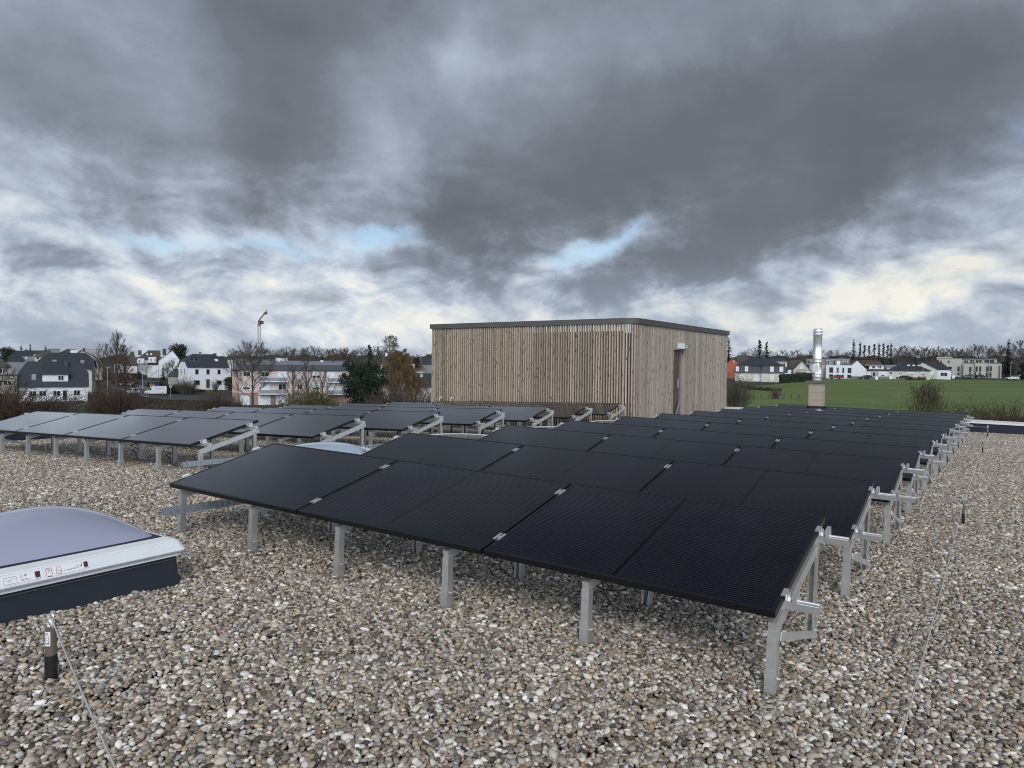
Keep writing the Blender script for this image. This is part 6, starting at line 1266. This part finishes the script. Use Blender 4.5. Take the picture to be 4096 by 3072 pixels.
pole('tall grey street lamp on the left before the garden trees', 429, 150, 1470); pole('thin street lamp behind the field bush', 3691, 258, 1459); pole('street lamp before the modern white block', 3351, 258, 1458); pole('dark street lamp on the road corner by the hedge', 570, 206, 1486)
pole('slim lamp post on the lawn right of the beige block', 4042, 292, 1450)
t = pole('blue square road sign on a pole right of the van', 681, 190, 1542, 'road_sign', 'road sign', False, .05); H_ = top(681, 190, 1542); q = MB(); q.box(-.32, .32, -.06, -.03, H_ - .6, H_ + .0); so_ = q.build('sign_plate', M['frame_white'], t); q = MB(); q.box(-.28, .28, -.07, -.062, H_ - .56, H_ - .04); q.build('sign_face', M['blue_sign'], so_); q = MB(); q.box(-.05, .05, -.08, -.072, H_ - .5, H_ - .15); q.box(-.15, .15, -.08, -.072, H_ - .2, H_ - .1); q.build('symbol', M['label'], so_)
t = pole('white topped marker sign beside the road at the far right', 4077, 262, 1497, 'road_sign', 'road sign', False, .08); H_ = top(4077, 262, 1497); q = MB(); q.box(-.28, .28, -.1, -.04, H_ - .65, H_ + .1); q.build('sign_plate', M['frame_white'], t)
t = pole('white flag shaped post beside the small white car', 511, 184, 1543, 'marker_post', 'post', False, .09)
t = thing('planter', 'bright yellow skip like object on the verge by the road', 'container', gp(405, 150)); q = MB(); q.prism([(-1.1, 0), (1.1, 0), (1.4, .7), (-1.4, .7)], .9, Matrix(((1, 0, 0, 0), (0, 0, 1, 0), (0, 1, 0, 0), (0, 0, 0, 1)))); q.build('body', M['yellow'], t)
for i, (px_, d_) in enumerate(((499, 178), (523, 176), (537, 180), (545, 181), (668, 186))): q = MB(); q.tube([(0, 0, 0), (0, 0, .95)], .07, 6); o = q.build('bollard', M['car_dark'], mat=Matrix.Translation(gp(px_, d_))); tag(o, '%s dark bollard beside the curving road, counted from the left' % ['first', 'second', 'third', 'fourth', 'fifth'][i], 'bollard', 'bollards by the road')
for px_, d_, tx in ((3505, 256, 'white utility box before the brown roofed house'), (3812, 282, 'white utility box left of the beige block'), (3561, 262, 'white double garden gate cabinet beside the bungalow')): q = MB(); q.box(-.45, .45, -.25, .25, 0, 1.25); q.box(-.5, .5, -.3, .3, 1.25, 1.32); o = q.build('utility_box', M['frame_white'], mat=Matrix.Translation(gp(px_, d_))); tag(o, tx, 'utility box')
q = MB(); [q.box(L(3405 + 14 * i, 3470, 262), L(3405 + 14 * i + 13.8, 3470, 262), -.12, .12, -.6, 1.1) for i in range(11)]; tag(q.build('garden_wall', M['stone_wall'], mat=Matrix.Translation(gp(3470, 262))), 'low stone garden wall before the brown roofed house', 'wall')

# ------------------------------------------------------------------ vehicles
def car(label, px, d, yaw, paint, kind='car', sc_=1.0):
    t = thing('delivery_van' if kind == 'van' else 'parked_car', label, 'van' if kind == 'van' else 'car', Matrix.Translation(gp(px, d, .2)) @ Matrix.Rotation(math.radians(yaw), 4, 'Z') @ Matrix.Scale(sc_, 4), None if kind == 'van' else 'parked cars')
    if kind == 'van': Ln, W, body = 5.4, 2.0, [(-2.7, .35), (2.6, .35), (2.7, .6), (2.65, 1.0), (1.9, 1.25), (1.25, 2.05), (.9, 2.3), (-2.6, 2.35), (-2.7, 2.2)]; win_ = [(1.0, 1.35), (1.72, 1.32), (1.25, 1.95), (1.0, 2.0)]; wx = (-1.7, 1.75); wr = .34
    else: Ln, W, body = 4.2, 1.72, [(-2.1, .35), (2.0, .35), (2.1, .55), (2.0, .82), (1.15, .95), (.45, 1.42), (-1.35, 1.46), (-1.95, 1.0), (-2.1, .9)]; win_ = [(.98, .97), (.42, 1.36), (-1.25, 1.39), (-1.65, 1.0)]; wx = (-1.3, 1.3); wr = .32
    R_ = Matrix(((1, 0, 0, 0), (0, 0, 1, -W / 2), (0, 1, 0, 0), (0, 0, 0, 1))); q = MB(); q.prism(body, W, R_); o = q.build('body', M[paint], t)
    bv = o.modifiers.new('bevel', 'BEVEL'); bv.width = .09; bv.segments = 2; bv.limit_method = 'ANGLE'
    for s_ in (-1, 1): q = MB(); q.prism(win_, .01, Matrix(((1, 0, 0, 0), (0, 0, 1, s_ * (W / 2 + .004) - .005), (0, 1, 0, 0), (0, 0, 0, 1)))); q.build('side_window', M['glass_dark'], t)
    a_, b_ = (body[4], body[5]); q = MB(); n_ = Vector((b_[1] - a_[1], 0, -(b_[0] - a_[0]))).normalized() * .012
    q.add([Vector((a_[0] + (b_[0] - a_[0]) * f, y_, a_[1] + (b_[1] - a_[1]) * f)) + n_ for f, y_ in ((.08, -W * .43), (.08, W * .43), (.92, W * .40), (.92, -W * .40))], [(0, 1, 2, 3)]); q.build('windscreen', M['glass_dark'], t)
    for x_ in wx:
        for s_ in (-1, 1):
            q = MB(); q.tube([(x_, s_ * (W / 2 - .2), wr), (x_, s_ * (W / 2 + .01), wr)], wr, 16); wo2 = q.build('wheel', M['tyre'], t); q = MB(); q.tube([(x_, s_ * (W / 2 + .008), wr), (x_, s_ * (W / 2 + .02), wr)], wr * .55, 12); q.build('rim', M['alu'], wo2)
    for s_ in (-1, 1): q = MB(); q.box(body[2][0] - .12, body[2][0] + .015, s_ * W * .36 - .16, s_ * W * .36 + .16, .62, .78); q.build('headlight', M['lampglass'], t)
    q = MB(); q.box(body[2][0] - .06, body[2][0] + .02, -W * .25, W * .25, .42, .58); q.build('grille', M['cable'], t)
    return t
v_ = car('white delivery van with red lettering facing left on the road', 622, 193, 205, 'car_white', 'van')
vs_, fs_ = text_mesh('KUTTA', .62)
q = MB(); q.add([(-1.2 + x, 1.02, 1.75 + y) for x, y, _ in [(-a, b_, c_) for a, b_, c_ in vs_]], fs_); q.build('lettering', M['red'], v_)
car('small white car facing the viewer on the curving road', 527, 186, 262, 'car_white')
car('grey car behind the fallen branch left of the road', 505, 212, 195, 'car_grey'); car('dark car half hidden left of the trunk', 474, 214, 185, 'car_dark')
car('silver estate car parked up the road below the terrace', 517, 252, 170, 'car_grey'); car('dark car parked right of the silver estate', 545, 250, 190, 'car_dark'); car('dark car parked left of the silver estate', 494, 253, 175, 'car_dark')
car('white estate car standing at the far right by the road', 4048, 268, 180, 'car_white', sc_=1.0); car('dark blue car before the beige block', 3922, 282, 5, 'car_dark'); car('dark car partly behind shrubs before the beige block', 3872, 283, 178, 'car_grey')
car('dark off road car before the bungalow', 3612, 256, 150, 'car_dark', sc_=1.1); car('red car behind the chimney before the white block', 3345, 258, 175, 'car_red'); car('purple black car before the brown roofed house', 3462, 260, 178, 'car_dark')

# ------------------------------------------------------------------ tower crane and pylon
c, d = 1036, 450; cr = thing('tower_crane', 'red and white tower crane above the bare trees', 'crane', gp(c, d)); zt = top(c, d, 1303)
q = MB(); w2 = .72
for x_ in (-w2, w2):
    for y_ in (-w2, w2): q.box(x_ - .15, x_ + .15, y_ - .15, y_ + .15, 0, zt)
k = 0; z = 0
while z < zt - 2.2:
    for s_ in (-1, 1): q.beam((-w2, s_ * w2, z if k % 2 else z + 2.1), (w2, s_ * w2, z + 2.1 if k % 2 else z), .10, .10, (0, 1, 0)); q.box(-w2, w2, s_ * w2 - .06, s_ * w2 + .06, z - .06, z + .06)
    z += 2.1; k += 1
q.build('mast', M['crane_white'], cr)
q = MB(); q.box(-.8, .8, -.8, .8, zt, zt + .6); q.box(-.55, .75, -.6, .6, zt + .6, zt + 3.1); q.build('slewing_unit', M['crane_red'], cr)
q = MB(); q.box(1.1, 2.6, -.6, .7, zt + 1.0, zt + 2.9); q.build('cab', M['car_dark'], cr)
q = MB()
for y_ in (-.7, .7): q.beam((-.2, y_, zt + 3.2), (13.2, y_ - 24.5, zt + 7.2), .28, .28); q.beam((.2, y_ * .4, zt + 4.2), (13.4, y_ * .4 - 24.5, zt + 8.4), .25, .25)
for i in range(14): f = i / 14; f1 = (i + 1) / 14; q.beam((-.2 + 13.4 * f, -.7 - 24.5 * f, zt + 3.2 + 4.0 * f), (.2 + 13.2 * f1, -24.5 * f1, zt + 4.2 + 4.2 * f1), .16, .16); q.beam((.2 + 13.2 * f1, -24.5 * f1, zt + 4.2 + 4.2 * f1), (-.2 + 13.4 * f1, .7 - 24.5 * f1, zt + 3.2 + 4.0 * f1), .16, .16)
q.build('jib', M['crane_white'], cr)
q = MB(); q.beam((0, 0, zt + 3), (-1.6, 7, zt + 3.4), 1.0, .4); q.box(-2.2, -1.0, 5.5, 7.5, zt + 2.6, zt + 4.0); q.beam((-.5, 1, zt + 1.2), (-1.0, 4, zt + 3.0), .5, .5); q.build('counter_jib', M['crane_white'], cr)
q = MB(); q.beam((12.2, -23, zt + 6.2), (12.2, -23, .5), .035, .035, (0, 1, 0)); q.box(11.2, 12.8, -24, -22, zt + 5.6, zt + 6.8); q.build('hoist_rope', M['crane_red'], cr)
c, d = 1511, 400; py = thing('power_pylon', 'dark lattice pylon with single crossarm above the trees', 'pylon', gp(c, d)); zt = top(c, d, 1362); zc = top(c, d, 1388)
q = MB(); q.tube([(0, 0, zc), (0, 0, zt)], [.18, .08], 5); [q.beam((s_ * 1.0, s2 * 1.0, 0), (s_ * .35, s2 * .35, zc), .16, .16) for s_ in (-1, 1) for s2 in (-1, 1)]
for i in range(10): z0, z1 = zc * i / 10, zc * (i + 1) / 10; w0, w1 = 1 - .065 * i, 1 - .065 * (i + 1); [q.beam((-w0 * s2, s2 * w0, z0), (w1 * s2, s2 * w1, z1), .1, .1) for s_ in (0,) for s2 in (-1, 1)]
q.build('mast', M['car_dark'], py); q = MB(); q.beam((-2.8, 0, zc + .1), (0, 0, zc), .3, .35); q.beam((0, 0, zc), (2.8, 0, zc + .1), .3, .35); q.build('crossarm', M['car_dark'], py)
